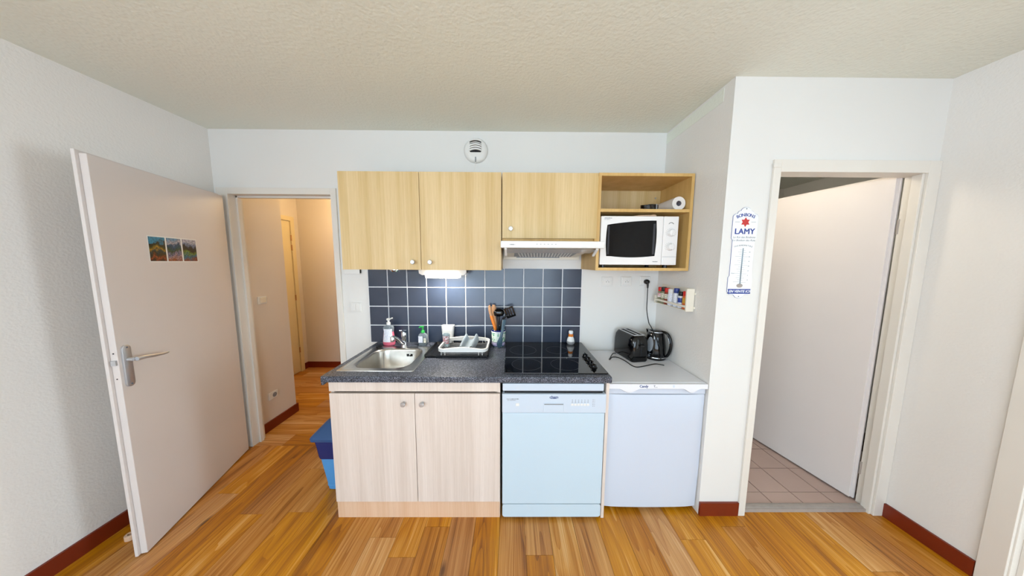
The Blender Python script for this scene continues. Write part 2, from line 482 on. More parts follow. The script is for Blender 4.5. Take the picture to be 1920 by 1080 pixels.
def facing_front(x, y, z): return Matrix.Translation((x, y, z)) @ Matrix.Rotation(PI/2, 4, 'X')


# ---- object builders
OFF = {}


def _root(o):
    while o.parent: o = o.parent
    return o


def obj(name, bm, mat, parent=None, smooth=None):
    bmesh.ops.recalc_face_normals(bm, faces=bm.faces)
    if parent is not None:
        o3 = OFF.get(_root(parent).name, Vector((0, 0, 0)))
        if o3.length: bmesh.ops.translate(bm, vec=-o3, verts=bm.verts)
    me = bpy.data.meshes.new(name); bm.to_mesh(me); bm.free()
    me.materials.append(M[mat] if isinstance(mat, str) else mat)
    if smooth is not None:
        for p in me.polygons: p.use_smooth = True
        try: me.set_sharp_from_angle(angle=math.radians(smooth))
        except Exception: pass
    o = bpy.data.objects.new(name, me); COL.objects.link(o)
    if parent is not None: o.parent = parent
    return o


def tag(o, label=None, cat=None, group=None, kind=None):
    if label: o['label'] = label
    if cat: o['category'] = cat
    if group: o['group'] = group
    if kind: o['kind'] = kind
    return o


def base_origin(o):
    """move the origin of a single-mesh thing to the centre of its base"""
    vs = o.data.vertices
    lo = [min(v.co[i] for v in vs) for i in range(3)]; hi = [max(v.co[i] for v in vs) for i in range(3)]
    c = Vector(((lo[0]+hi[0])/2, (lo[1]+hi[1])/2, lo[2]))
    o.data.transform(Matrix.Translation(-c)); o.location = c
    return o


def single(name, bm, mat, label, cat, group=None, smooth=None):
    return tag(base_origin(obj(name, bm, mat, smooth=smooth)), label, cat, group)


def thing(name, label, cat, loc=(0, 0, 0), rotz=0, group=None, local=False):
    o = bpy.data.objects.new(name, None); COL.objects.link(o)
    o.location = loc; o.rotation_euler = (0, 0, rotz); o.empty_display_size = .05
    OFF[o.name] = Vector((0, 0, 0)) if local else Vector(loc)
    return tag(o, label, cat, group)


def each(name, L, mat, parent, bev=0):
    for a in L: obj(name, B(*a, bev=bev), mat, parent)


def print_line(x0, x1, y, z, h, mat, parent, seed=0):
    """a line of print too small to read: a row of tiny strokes"""
    rnd = random.Random(seed); bm = bmesh.new(); x = x0
    while x < x1:
        w = h*rnd.uniform(.25, .55); hh = h*rnd.uniform(.7, 1.0)
        if rnd.random() > .15: box(bm, x, min(x+w*.6, x1), y-.0004, y+.0002, z-h/2, z-h/2+hh)
        x += w
    return tag(obj('small_print', bm, mat, parent), kind='stuff')


def struct(name, bm, mat, label=None, parent=None, smooth=None):
    o = obj(name, bm, mat, parent, smooth)
    if parent is None: tag(o, label, kind='structure')
    return o


# ------------------------------------------------------------------ key dimensions (metres, camera above the origin)
D = 2.054            # kitchen back wall
XL, XR = -2.274, 2.340
XP, YP = 1.182, 1.456    # boxed-out bathroom: side wall and front wall
H = 2.543
YB = -3.2            # window wall behind the camera
ZW = 0.911           # worktop
HX, HY1, HX2, HY2 = -2.222, 2.56, -2.975, 3.69   # hallway

# ------------------------------------------------------------------ floor
fl = struct('floor', boxes([(XL-.1, XR+.1, YB-.1, D+.1, -.06, -.012), (HX2-.1, -.85, D+.1, HY2+.1, -.06, -.012)]), 'subfloor', 'honey oak laminate floor of the kitchen and hallway')
PW, PL = 0.147, 1.24
pl_bm = B(-PW/2+.0007, PW/2-.0007, -PL/2+.0007, PL/2-.0007, -.012, 0)
plank_me = bpy.data.meshes.new('plank'); pl_bm.to_mesh(plank_me); pl_bm.free(); plank_me.materials.append(M['wood_floor'])
cut = {}


def plank(cx, cy, w, l, rot=0):
    key = (round(w, 3), round(l, 3))
    if key == (round(PW, 3), round(PL, 3)): me = plank_me
    else:
        if key not in cut:
            b = B(-w/2+.0007, w/2-.0007, -l/2+.0007, l/2-.0007, -.012, 0)
            m = bpy.data.meshes.new('plank'); b.to_mesh(m); b.free(); m.materials.append(M['wood_floor']); cut[key] = m
        me = cut[key]
    o = bpy.data.objects.new('plank', me); COL.objects.link(o); o.location = (cx, cy, 0); o.rotation_euler = (0, 0, rot); o.parent = fl


x = -0.057 - PW*16
known = {-.545: 1.221, -.13: 1.262, 1.047: 1.307, 1.924: 1.153, -1.549: 1.755, -1.6: 1.457, -.2: 1.95}
starts = [.22, .86, .47, 1.08, .33, .71, .05, .95, .58, 1.16, .29, .8]
ci = 0
while x < XR:
    x0, x1 = max(x, XL), min(x+PW, XR)
    x += PW
    if x1-x0 < .012: continue
    yend = YP+.03 if x0 > XP-.02 else D
    ph = None
    for kx, ky in known.items():
        if x0 <= kx <= x1: ph = ky
    y = (ph if ph is not None else YB+starts[ci % 12]) - PL*6
    ci += 1
    while y < yend:
        a, b = max(y, YB), min(y+PL, yend)
        if b-a > .02: plank((x0+x1)/2, (a+b)/2, x1-x0, b-a)
        y += PL
y = D
row = 0
while y < HY2:
    y1 = min(y+PW, HY2)
    xs = XLH = (HX if y1 <= HY1+.05 else HX2)
    xx = HX2 - [.2, .9, .5, 1.1, .35, .75][row % 6]
    while xx < -.9:
        a, b = max(xx, XLH), min(xx+PL, -.9)
        if b-a > .02: plank((a+b)/2, (y+y1)/2, y1-y, b-a, PI/2)if False else None
        if b-a > .02:
            key = (round(y1-y, 3), round(b-a, 3))
            plank((a+b)/2, (y+y1)/2, y1-y, b-a, -PI/2)
        xx += PL
    y += PW; row += 1

# bathroom floor tiles
bf = struct('floor_bathroom', B(1.25, 3.3, YP+.03, 3.2, -.06, .009), 'grout_floor', 'grout bed of the tiled bathroom floor')
TP = .2035
tb = B(-TP/2+.0028, TP/2-.0028, -TP/2+.0028, TP/2-.0028, 0, .007)
tme = bpy.data.meshes.new('floor_tile'); tb.to_mesh(tme); tb.free(); tme.materials.append(M['tile_floor'])
for i in range(-3, 6):
    for j in range(0, 9):
        cx, cy = 1.912+TP*(i-.5)+0, 1.595+TP*(j+.5)-TP
        if cx-TP/2 < 1.25 or cx+TP/2 > 3.3: continue
        if j == 0:
            o = bpy.data.objects.new('floor_tile', tme); cyc = (1.512+1.595)/2; o.scale = (1, (1.595-1.512)/TP, 1); o.location = (cx, cyc, .009)
        else:
            o = bpy.data.objects.new('floor_tile', tme); o.location = (cx, cy, .009)
        COL.objects.link(o); o.parent = bf
ts = struct('trim_4', boxes([(1.466, 2.272, 1.468, 1.512, -.01, .02), (1.466, 2.272, 1.480, 1.502, -.01, .024)]), 'stone', 'grey stone threshold of the bathroom doorway')

# ------------------------------------------------------------------ ceiling and walls
struct('ceiling', boxes([(XL-.1, XR+.1, YB-.1, D+.1, H, H+.1), (HX2-.1, -.8, D+.1, HY2+.1, H, H+.1), (XR+.1, 5.0, -.88, 2.2, H, H+.1)]), 'ceiling', 'stippled off-white ceiling')
XO0, XO1, ZO = -2.205, -1.345, 2.095   # rough opening of the hall doorway
wb = struct('wall_back', boxes([(XL, XO0, D, D+.1, 0, H), (XO0, XO1, D, D+.1, ZO, H), (XO1, XP+.07, D, D+.1, 0, H)]), 'wall_smooth', 'smooth white back wall behind the kitchen units')
SW0, SW1, SWZ0, SWZ1 = -2.6, -.9, 1.5, 2.35
struct('wall_left', boxes([(XL-.1, XL, YB, SW0, 0, H), (XL-.1, XL, SW1, D+.1, 0, H), (XL-.1, XL, SW0, SW1, 0, SWZ0), (XL-.1, XL, SW0, SW1, SWZ1, H)]), 'wall_rough', 'stippled off-white wall behind the open door')
for nm, xa in (('fill_window_2', XL-.08),):  # unseen window added to lift the ambient light
    w_ = struct(nm, boxes([(xa, xa+.06, SW0, SW1, SWZ0, SWZ0+.05), (xa, xa+.06, SW0, SW1, SWZ1-.05, SWZ1), (xa, xa+.06, SW0, SW0+.05, SWZ0+.05, SWZ1-.05), (xa, xa+.06, SW1-.05, SW1, SWZ0+.05, SWZ1-.05), (xa, xa+.06, -1.78, -1.72, SWZ0+.05, SWZ1-.05)]), 'paint_trim', 'white framed side window added unseen to fill the living room with light')
    for ya, yb_ in ((SW0+.05, -1.78), (-1.72, SW1-.05)): obj('pane', B(xa+.027, xa+.033, ya, yb_, SWZ0+.05, SWZ1-.05), 'pane', w_)
BO0, BO1, BZ = 1.424, 2.312, 2.10
struct('wall_pier', boxes([(XP, XP+.07, YP+.003, D, 0, H)]), 'wall_rough', 'stippled side wall beside the fridge')
struct('wall_front_right', boxes([(XP, BO0, YP, YP+.003, 0, H), (XP+.07, BO0, YP+.003, YP+.07, 0, H), (BO0, BO1, YP, YP+.07, BZ, H), (BO1, XR, YP, YP+.07, 0, H)]), 'wall_smooth', 'smooth white wall around the bathroom doorway')
RO0, RO1, RZ = -.72, 1.085, 2.09  # doorway widened out of view to let in more fill light
struct('wall_right', boxes([(XR, XR+.1, RO1, YP+.1, 0, H), (XR, XR+.1, RO0, RO1, RZ, H), (XR, XR+.1, YB, RO0, 0, H)]), 'wall_rough', 'off-white right wall with a doorway')
WX0, WX1, WZ0, WZ1 = -1.8, 1.4, .06, 2.2
struct('wall_behind', boxes([(XL, WX0, YB-.1, YB, 0, H), (WX1, XR, YB-.1, YB, 0, H), (WX0, WX1, YB-.1, YB, WZ1, H), (WX0, WX1, YB-.1, YB, 0, WZ0)]), 'wall_smooth', 'window wall of the living room behind the viewer')
wf = boxes([(WX0, WX1, YB-.08, YB-.02, WZ0, WZ0+.06), (WX0, WX1, YB-.08, YB-.02, WZ1-.06, WZ1)] + [(a, a+.06, YB-.08, YB-.02, WZ0, WZ1) for a in (WX0, WX0+1.05, WX0+2.1, WX1-.06)])
wi = struct('window_1', wf, 'paint_trim', 'white framed balcony window of the living room')
for a in (WX0+.06, WX0+1.11, WX0+2.16):
    obj('pane', B(a, min(a+.99, WX1-.06), YB-.055, YB-.048, WZ0+.06, WZ1-.06), 'pane', wi)
# hallway
struct('wall_hall_left', boxes([(HX-.08, HX, D+.1, HY1, 0, H), (HX2, HX-.08, HY1-.08, HY1, 0, H)]), 'wall_hall', 'pale hallway wall with switch and socket')
struct('wall_hall_side', boxes([(HX2-.08, HX2, HY1-.08, HY2+.08, 0, H)]), 'wall_hall', 'hallway wall with the cream door')
struct('wall_hall_back', B(HX2, -.85, HY2, HY2+.08, 0, H), 'wall_hall', 'far end wall of the hallway')
struct('wall_hall_right', B(-.92, -.85, D+.1, HY2, 0, H), 'wall_hall', 'right side wall of the hallway')
# bathroom
struct('wall_bath_back', boxes([(1.18, 3.3, 3.2, 3.28, 0, H), (3.3, 3.38, YP, 3.28, 0, H), (1.18, 1.25, D+.1, 3.2, 0, H)]), 'wall_smooth', 'plain bathroom walls behind the door')
struct('ceiling_bathroom', B(1.18, 3.4, YP+.07, 3.3, 2.46, 2.53), 'ceiling', 'plain bathroom ceiling above the door')
struct('wall_bath_right', B(XR+.1, 3.3, YP-.0, YP+.07, 0, H), 'wall_smooth', 'bathroom side of the dividing wall')
# bedroom through the right doorway
struct('wall_bedroom', boxes([(XR+.1, 5.0, 1.37, 1.452, 0, H), (4.9, 5.0, -.8, 1.37, 0, H), (XR+.1, 5.0, -.88, -.8, 0, H)]), 'wall_smooth', 'bright walls of the room beyond the right doorway')
struct('window_3', boxes([(4.84, 4.9, .0, .06, .33, 2.37), (4.84, 4.9, 1.26, 1.32, .33, 2.37), (4.84, 4.9, .06, 1.26, .33, .39), (4.84, 4.9, .06, 1.26, 2.31, 2.37)]), 'paint_trim', 'white framed window of the room beyond the right doorway')
struct('floor_bedroom', B(XR, 5.0, -.88, 1.4, -.06, -.001), 'bedfloor', 'pale floor of the room beyond the right doorway')

# back-wall tiling: 11 columns, 4 rows
tp, tx0, tz = .15458, -1.1311, 1.3594
obj('grout_bed', B(tx0, tx0+11*tp, D-.004, D, ZW-.004, tz+tp), 'grout', wb)


def tile_mesh(w, h):
    b = B(-w/2, w/2, -.0045, .004, -h/2, h/2, bev=.0015, seg=1)
    me = bpy.data.meshes.new('wall_tile'); b.to_mesh(me); b.free(); me.materials.append(M['tile_blue']); return me


g = .0075
tfull = tile_mesh(tp-g, tp-g)
hb = (tz-2*tp)-ZW
tbot = tile_mesh(tp-g, hb-g/2)
for c in range(11):
    for r in range(4):
        o = bpy.data.objects.new('wall_tile', tfull if r < 3 else tbot)
        COL.objects.link(o); o.parent = wb
        o.location = (tx0+tp*(c+.5), D-.004+random.uniform(-.0003, .0003), tz+tp*(.5-r) if r < 3 else ZW+hb/2-g/4)
        o.rotation_euler = (random.uniform(-.010, .010), 0, random.uniform(-.010, .010))

# baseboards
BBH = .087
struct('baseboard_left', B(XL, XL+.013, YB, D, 0, BBH), 'base_red', 'red-brown baseboard along the left wall')
struct('baseboard_pier', boxes([(XP+.0, BO0-.002, YP-.013, YP, 0, BBH)]), 'base_red', 'short red-brown baseboard beside the fridge')
struct('baseboard_right', B(XR-.013, XR, RO1+.045, YP-.012, 0, BBH), 'base_red', 'red-brown baseboard along the right wall')
struct('baseboard_hall_left', boxes([(HX, HX+.013, D+.1, HY1+.013, 0, BBH), (HX2+.5, HX+.0, HY1, HY1+.013, 0, BBH)]), 'base_red', 'red-brown baseboard of the near hallway wall')
struct('baseboard_hall_back', boxes([(HX2, -.92, HY2-.013, HY2, 0, BBH), (HX2, HX2+.013, 3.62, HY2-.013, 0, BBH)]), 'base_red', 'red-brown baseboard at the end of the hallway')

# door frames
struct('trim_1', boxes([
    (-2.252, -2.165, D-.012, D, 0, 2.117), (-1.3826, -1.340, D-.012, D, 0, 2.117), (-2.165, -1.3826, D-.012, D, 2.069, 2.117),     # casing
    (XO0, -2.165, D, D+.1, 0, 2.095), (-1.3826, XO1, D, D+.1, 0, 2.095), (-2.165, -1.3826, D, D+.1, 2.069, 2.095),                      # jambs
    (-2.165, -2.150, D+.045, D+.075, 0, 2.069), (-1.3976, -1.3826, D+.045, D+.075, 0, 2.069), (-2.165, -1.3826, D+.045, D+.075, 2.0545, 2.069)], bev=.0015), 'paint_trim', 'off-white frame of the hallway doorway')
struct('trim_2', boxes([
    (1.4235, 1.4642, YP-.012, YP, 0, 2.1235), (2.272, XR-.001, YP-.012, YP, 0, 2.1235), (1.4642, 2.272, YP-.012, YP, 2.0595, 2.1235),
    (1.418, 1.459, YP-.016, YP-.008, 2.082, 2.1), (1.424, 1.4642, YP, YP+.075, 0, 2.1), (2.272, 2.312, YP, YP+.075, 0, 2.1), (1.4642, 2.272, YP, YP+.075, 2.0595, 2.1),
    (2.258, 2.272, YP, YP+.04, 0.0, 2.0595), (1.4642, 1.476, YP, YP+.03, 0.0, 2.0595)], bev=.0015), 'paint_trim', 'white frame of the bathroom doorway')
struct('trim_3', boxes([
    (XR-.014, XR, RO1-.03, RO1+.042, 0, 2.13), (XR-.014, XR, RO0-.042, RO0+.03, 0, 2.13), (XR-.014, XR, RO0+.03, RO1-.03, 2.06, 2.13),
    (XR, XR+.11, RO1-.035, RO1, 0, 2.09), (XR, XR+.11, RO0, RO0+.035, 0, 2.09), (XR, XR+.11, RO0+.035, RO1-.035, 2.06, 2.09), (XR+.03, XR+.06, RO1-.05, RO1-.035, 0, 2.06)], bev=.0015), 'paint_trim', 'white frame of the doorway in the right wall')

# ------------------------------------------------------------------ doors
# door 1: open into the room; local x runs from hinge to free edge, +y is the visible face
hx, hy = -2.165, 2.008
ang1 = math.atan2(1.24-2.008, -1.933+2.165)
d1 = struct('door_1', boxes([(.0, .802, -.026, 0, .008, 2.046), (-.004, .815, -.039, -.0262, .008, 2.058)], bev=.002), 'paint_door', 'off-white flush door standing open against the left wall')
d1.location = (hx, hy, 0); d1.rotation_euler = (0, 0, ang1)
pla = bmesh.new()
loft(pla, [[(x, .0, z) for x, z in rrect(.768, 1.03, .040, .215, .019, 6)], [(x, .007, z) for x, z in rrect(.768, 1.03, .040, .215, .019, 6)], [(x, .009, z) for x, z in rrect(.768, 1.03, .034, .209, .016, 6)]])
hd = obj('door_handle', pla, 'alu', d1, smooth=40)
lv = bmesh.new()
tube(lv, [(.768, .005, 1.062), (.768, .030, 1.062)], .010, 14)
tube(lv, [(.768, .040, 1.062), (.735, .046, 1.061), (.69, .048, 1.052), (.64, .046, 1.045), (.612, .043, 1.044)], [.0105, .0055], 12, smooth=5)
obj('lever', lv, 'alu', hd, smooth=50)
for z in (1.125, .935): obj('screw', lathe_axis([(.0045, 0), (.0045, .0012)], (.768, .009, z), 'y', 12), 'greyprint', hd)
obj('latch', boxes([(.802, .8095, -.022, -.004, 1.045, 1.070)]), 'alu', d1)
obj('latch_screw', lathe_axis([(.003, 0), (.003, .001)], (.8022, -.013, 1.105), 'x', 10), 'darkgap', d1)
obj('latch_screw', lathe_axis([(.003, 0), (.003, .001)], (.8022, -.013, .975), 'x', 10), 'darkgap', d1)
for z in (.28, 1.05, 1.82): obj('hinge', lathe_axis([(.006, 0), (.006, .08)], (-.008, -.03, z-.04), 'z', 10), 'alu', d1)
# postcard with three pictures taped to it
pc = thing('postcard', 'strip of three small mountain views taped to the open left door', 'postcard', (hx, hy, 0), ang1, local=True)
nx = math.sin(ang1+PI/2)
obj('card', B(.279, .588, .0003, .0012, 1.552, 1.700), 'white', pc)
for a, b, m in ((.491, .584, 'pic1'), (.391, .482, 'pic2'), (.284, .381, 'pic3')):
    obj('picture', B(a, b, .0012, .0016, 1.558, 1.694), m, pc)

# door 2: bathroom door, hinged right, opened inwards
ang2 = math.atan2(.986, -.164)
d2 = struct('door_2', boxes([(.012, .84, 0, .026, .028, 2.076), (.0, .852, -.0, .013, .028, 2.086)], bev=.002), 'paint_door2', 'white flush bathroom door opened inwards')
d2.location = (2.278, 1.540, 0); d2.rotation_euler = (0, 0, ang2)
# the visible face of the bathroom door is its local +y side
for z in (.25, 1.78): obj('hinge', lathe_axis([(.007, 0), (.007, .085)], (-.010, .004, z-.04), 'z', 10), 'stone', d2)

# door 3: cream hall door in its frame
d3 = struct('door_3', B(HX2, HX2+.012, 2.72, 3.535, .012, 2.085), 'hall_door', 'closed cream door at the side of the hallway')
obj('door_frame', boxes([(HX2, HX2+.022, 3.543, 3.60, 0, 2.15), (HX2, HX2+.022, 2.655, 2.712, 0, 2.15), (HX2, HX2+.022, 2.712, 3.543, 2.093, 2.15)]), 'hall_door', d3)
for z in (.28, 1.02, 1.70, 1.83): obj('hinge', lathe_axis([(.008, 0), (.008, .075)], (HX2+.02, 3.539, z), 'z', 10), 'beech', d3)

# ------------------------------------------------------------------ base units
XC0, XC1, YC = -1.045, -.056, 1.425
c = thing('sink_base_cabinet', 'daylight-toned wooden double-door base cabinet under the sink', 'cabinet', (-.55, 1.74, 0))
obj('body', boxes([(XC0, XC0+.018, YC+.02, 2.045, .0, .874), (XC1-.018, XC1, YC+.02, 2.045, 0, .874), (XC0+.018, XC1-.018, YC+.03, 2.045, .116, .134), (XC0+.018, XC1-.018, 2.036, 2.045, .134, .874)]), 'oak_daylit', c)
obj('top_rail', boxes([(XC0, XC1, YC+.002, YC+.02, .815, .8735)], bev=.001), 'oak_daylit', c)
obj('plinth', B(XC0-.002, XC1-.002, YC+.012, YC+.03, .0, .112, bev=.001), 'pine', c)
for a, b, k in ((XC0+.001, -.5535, -.613), (-.5505, XC1-.001, -.506)):
    dr = obj('door', B(a, b, YC, YC+.018, .117, .803, bev=.001), 'oak_daylit', c)
    obj('knob', lathe_axis([(.009, 0), (.007, .006), (.007, .012), (.0135, .018), (.0145, .022), (.012, .027), (.0, .028)], (k, YC, .747), '-y', 18), 'alu', dr, smooth=40)

wt = bmesh.new()
x0, x1, y0, y1, z0, z1 = -1.0764, .5845, 1.4114, D-.0045, ZW-.0353, ZW
bx0, bx1, by0, by1 = -.985, -.628, 1.515, 1.885      # sink cut-out
ins, n4 = .006, 4
# rounded front edge: profile prism pieces
prof = [(y0+ins*(1-math.sin(a)), z1-ins*(1-math.cos(a))) for a in [PI/2*(1-i/n4) for i in range(n4+1)]]
poly = prof + [(by0, z1), (by0, z0)] + [(y0+ins*.4, z0), (y0, z0+ins*.4)]
prism(wt, poly, x0, x1, 'yz')
for a in ((x0, bx0, by0, by1), (bx1, x1, by0, by1), (x0, x1, by1, y1)): box(wt, *a, z0, z1)
box(wt, x0, x0+.012, y0+.002, y0+.03, z0-.016, z0)
single('worktop', wt, 'granite', 'speckled dark grey laminate worktop over sink cabinet and dishwasher', 'worktop')

c = thing('dishwasher', 'white freestanding dishwasher with button row under the hob', 'dishwasher', (.255, 1.73, 0))
X0, X1, YD = -.044, .556, 1.42
obj('body', boxes([(X0+.006, X1-.004, YD+.035, 2.03, .03, .815), (X0+.004, X1-.006, YD+.03, 2.0, .815, .8745)]), 'dw', c)
obj('top_lid', B(X0+.002, X1-.012, YD-.001, YD+.2, .824, .868, bev=.004), 'dw2', c)
obj('handle_recess_shade', B(X0+.012, X1-.014, YD+.012, YD+.034, .803, .8235), 'darkgap', c)  # gap under the lid, recess shadow put in as a dark strip
cp = obj('control_panel', loft(bmesh.new(), [[(X0, y, z), (X1+.003, y, z)] for y, z in []] or [at(rrect((X0+X1)/2, .0, .1, .1, .01), 0), at(rrect((X0+X1)/2, 0, .1, .1, .01), .01)]) if False else B(X0, X1+.003, YD-.004, YD+.034, .691, .806, bev=.004), 'dw2', c)
obj('door', B(X0+.001, X1-.001, YD, YD+.034, .107, .689, bev=.004), 'dw', c)
kb = bmesh.new()
loft(kb, [[(x, y, z) for x, z in rrect((X0+X1)/2, .062, X1-X0-.004, .084, .016)] for y in (YD+.001, YD+.03)])
obj('kick_panel', kb, 'dw', c)
each('foot', [(X0+.03, X0+.06, YD+.06, YD+.09, 0, .03), (X1-.06, X1-.03, YD+.06, YD+.09, 0, .03), (X0+.03, X0+.06, 1.95, 1.98, 0, .03), (X1-.06, X1-.03, 1.95, 1.98, 0, .03)], 'black', c)
YPn = YD-.004
hn = obj('door_handle', boxes([(.198, .312, YPn-.003, YPn+.002, .7495, .7535), (.198, .312, YPn-.0012, YPn+.002, .697, .742), (.195, .199, YPn-.002, YPn+.002, .697, .7535), (.311, .315, YPn-.002, YPn+.002, .697, .7535)], bev=.001), 'dw2', cp)
obj('handle_slot', B(.2, .31, YPn-.0006, YPn+.002, .742, .7495), 'grey', hn)
obj('lettering', textmesh('cham', .024, facing_front(.255, YPn-.0003, .789), bold=.0006), 'blueprint', cp)
obj('logo_underline', B(.238, .272, YPn-.0005, YPn, .7795, .7812), 'blueprint', cp)
print_line(-.018, .052, YPn-.0001, .7775, .006, 'greyprint', cp, 1)
print_line(-.016, .036, YPn-.0001, .7695, .004, 'grey', cp, 2)
obj('power_button', B(.035, .055, YPn-.002, YPn+.001, .735, .752, bev=.001), 'white', cp)
for i in range(6):
    bx = .362+.0182*i
    obj('button', B(bx-.0075, bx+.0075, YPn-.002, YPn+.001, .738, .750, bev=.001), 'white', cp)
    obj('indicator', boxes([(bx-.0018, bx+.0018, YPn-.0006, YPn, .7695, .773), (bx-.0018, bx+.0018, YPn-.0006, YPn, .761, .764), (bx-.005, bx+.005, YPn-.0005, YPn, .7555, .757)]), 'greyprint', cp)
obj('indicator', boxes([(.480, .484, YPn-.0006, YPn, .772-.0095*i, .775-.0095*i) for i in range(5)] + [(.488, .494, YPn-.0005, YPn, .7725-.0095*i, .7738-.0095*i) for i in range(5)]), 'greyprint', cp)

single('end_panel', B(.562, .580, 1.432, 2.04, 0, .8745, bev=.001), 'oak_daylit', 'narrow pale wooden support panel between dishwasher and fridge', 'panel')

FX0, FX1, YF, ZF = .590, 1.178, 1.467, .8500
c = thing('refrigerator', 'white under-counter fridge beside the dishwasher', 'fridge', ((FX0+FX1)/2, 1.76, 0))
obj('body', B(FX0+.004, FX1-.004, YF+.045, 2.035, .025, .818), 'fridge', c)
tpb = boxes([(FX0-.004, FX1, YF+.012, 2.04, .818, ZF)], bev=.004)
obj('top', tpb, 'fridge_top', c)
# front fascia with two scooped grips
pts = [(FX0-.004, ZF-.003), (FX0+.0, ZF)]
pts = []
W = FX1-FX0
low = []
for i in range(61):
    s = i/60
    z = .819
    for cc, ww in ((.21, .115), (.84, .09)):
        q = (s-cc)/ww
        if abs(q) < 1: z -= .024*(.5+.5*math.cos(PI*q))
    low.append((FX0-.003+s*(W+.002), z))
poly = low + [(FX1-.001, ZF-.002), (FX0-.003, ZF-.002)]
YFa = YF-.010
fa = obj('fascia', prism(bmesh.new(), poly, YFa, YF+.014, 'xz'), 'fridge_top', c)
obj('fascia_shadow_line', prism(bmesh.new(), [(u, z-.0022) for u, z in low] + [(FX1-.003, ZF-.01), (FX0-.001, ZF-.01)], YFa+.003, YF+.006, 'xz'), 'greyprint', c)  # grey strip drawn as the thin shadow line under the fascia
obj('grip_strip', B(FX0+.001, FX1-.001, YF+.006, YF+.044, .779, .8175, bev=.003), 'fridge', c)
dp = bmesh.new()
loops = []
for z, s_ in ((.028, .012), (.034, .004), (.3, 0), (.6, 0), (.771, 0.0), (.776, .003)):
    lp = []
    for i in range(13):
        t = i/12; xx = FX0+s_+(W-2*s_)*t
        bul = .012*(1-(2*t-1)**2)**.5 if 0 < t < 1 else 0
        lp.append((xx, YF+.012-bul*.8+s_*.5, z))
    lp += [(FX1-s_, YF+.044, z), (FX0+s_, YF+.044, z)]
    loops.append(lp)
loft(dp, loops)
obj('door', dp, 'fridge', c, smooth=30)
obj('lettering', textmesh('Candy', .0215, facing_front(.795, YFa-.0003, .8345), bold=.0006, spacing=.92), 'blueprint', fa)
obj('lettering', textmesh('T', .017, facing_front(.858, YFa-.0003, .8345), bold=.0004), 'greyprint', fa)
obj('badge_line', B(.862, .876, YFa-.0006, YFa, .829, .8305), 'greyprint', fa)
obj('badge_outline', B(.968, .978, YFa-.0006, YFa, .828, .8415), 'dw2', fa)
each('foot', [(FX0+.03, FX0+.06, 1.55, 1.58, 0, .025), (FX1-.06, FX1-.03, 1.55, 1.58, 0, .025), (FX0+.03, FX0+.06, 1.97, 2.0, 0, .025), (FX1-.06, FX1-.03, 1.97, 2.0, 0, .025)], 'black', c)

# ------------------------------------------------------------------ sink, tap
c = thing('sink', 'square stainless steel sink set into the worktop', 'sink', (-.805, 1.70, ZW))
N = 6
scx, scy = -.8065, 1.70
bowl = [(-.8065, 1.70, .331, .346, .075)]
rim_o = rrect(scx, 1.708, .465, .452, .012, N); rim_i = rrect(scx, 1.700, .345, .355, .085, N)
pl = bmesh.new()
loft(pl, [at(rrect(scx, 1.708, .465, .452, .012, N), ZW+.0003), at(rrect(scx, 1.708, .463, .450, .012, N), ZW+.003), at(rrect(scx, 1.708, .450, .437, .012, N), ZW+.0038), at(rrect(scx, 1.701, .350, .361, .085, N), ZW+.0036),
          at(rrect(scx, 1.700, .345, .355, .083, N), ZW+.0015), at(rrect(scx, 1.70, .336, .346, .08, N), ZW-.012), at(rrect(scx, 1.70, .315, .325, .075, N), ZW-.12), at(rrect(scx, 1.70, .29, .30, .07, N), ZW-.140), at(rrect(scx, 1.70, .20, .21, .06, N), ZW-.146), at(rrect(scx, 1.70, .06, .06, .029, N), ZW-.149)], cap0=False)
obj('basin', pl, 'steel', c, smooth=45)
obj('drain', lathe(bmesh.new(), [(.036, ZW-.1475), (.036, ZW-.145), (.030, ZW-.144), (.0, ZW-.1445)], scx, 1.70), 'chrome', c, smooth=40)
for k, dx in enumerate((-.016, -.006, .006, .012, .020)): obj('overflow_slot', B(scx+.055+dx-.003, scx+.055+dx+.003, 1.8655, 1.868, ZW-.052, ZW-.034 if k != 2 else ZW-.044), 'darkgap', c)
obj('groove', B(-1.0205, -1.0165, 1.53, 1.89, ZW+.0036, ZW+.0048), 'chrome', c)
obj('plug', lathe(bmesh.new(), [(.019, ZW+.004), (.021, ZW+.008), (.021, ZW+.018), (.012, ZW+.021)], -.985, 1.893, 18), 'black', c, smooth=40)
ch = bmesh.new(); tube(ch, [(-.965, 1.893, ZW+.012), (-.945, 1.875, ZW+.006), (-.935, 1.855, ZW-.03), (-.905, 1.79, ZW-.115), (-.885, 1.74, ZW-.142)], .0013, 6, smooth=5)
obj('plug_chain', ch, 'greyprint', c)

c = thing('faucet', 'chrome single-lever tap behind the sink', 'tap', (-.825, 1.915, ZW))
fb = lathe(bmesh.new(), [(.024, ZW+.0038), (.024, ZW+.010), (.019, ZW+.016), (.0185, ZW+.075), (.020, ZW+.085), (.020, ZW+.115), (.015, ZW+.124), (.0, ZW+.125)], -.805, 1.915)
obj('tap_body', fb, 'chrome', c, smooth=40)
sp = bmesh.new(); tube(sp, [(-.805, 1.915, ZW+.030), (-.808, 1.87, ZW+.055), (-.812, 1.80, ZW+.105), (-.815, 1.765, ZW+.125), (-.816, 1.745, ZW+.125)], [.0135, .0105], 14, smooth=6)
obj('spout', sp, 'chrome', c, smooth=60)
obj('aerator', lathe(bmesh.new(), [(.0135, ZW+.098), (.0145, ZW+.104), (.0145, ZW+.128), (.010, ZW+.136), (0, ZW+.137)], -.816, 1.748, 18), 'chrome', c, smooth=40)
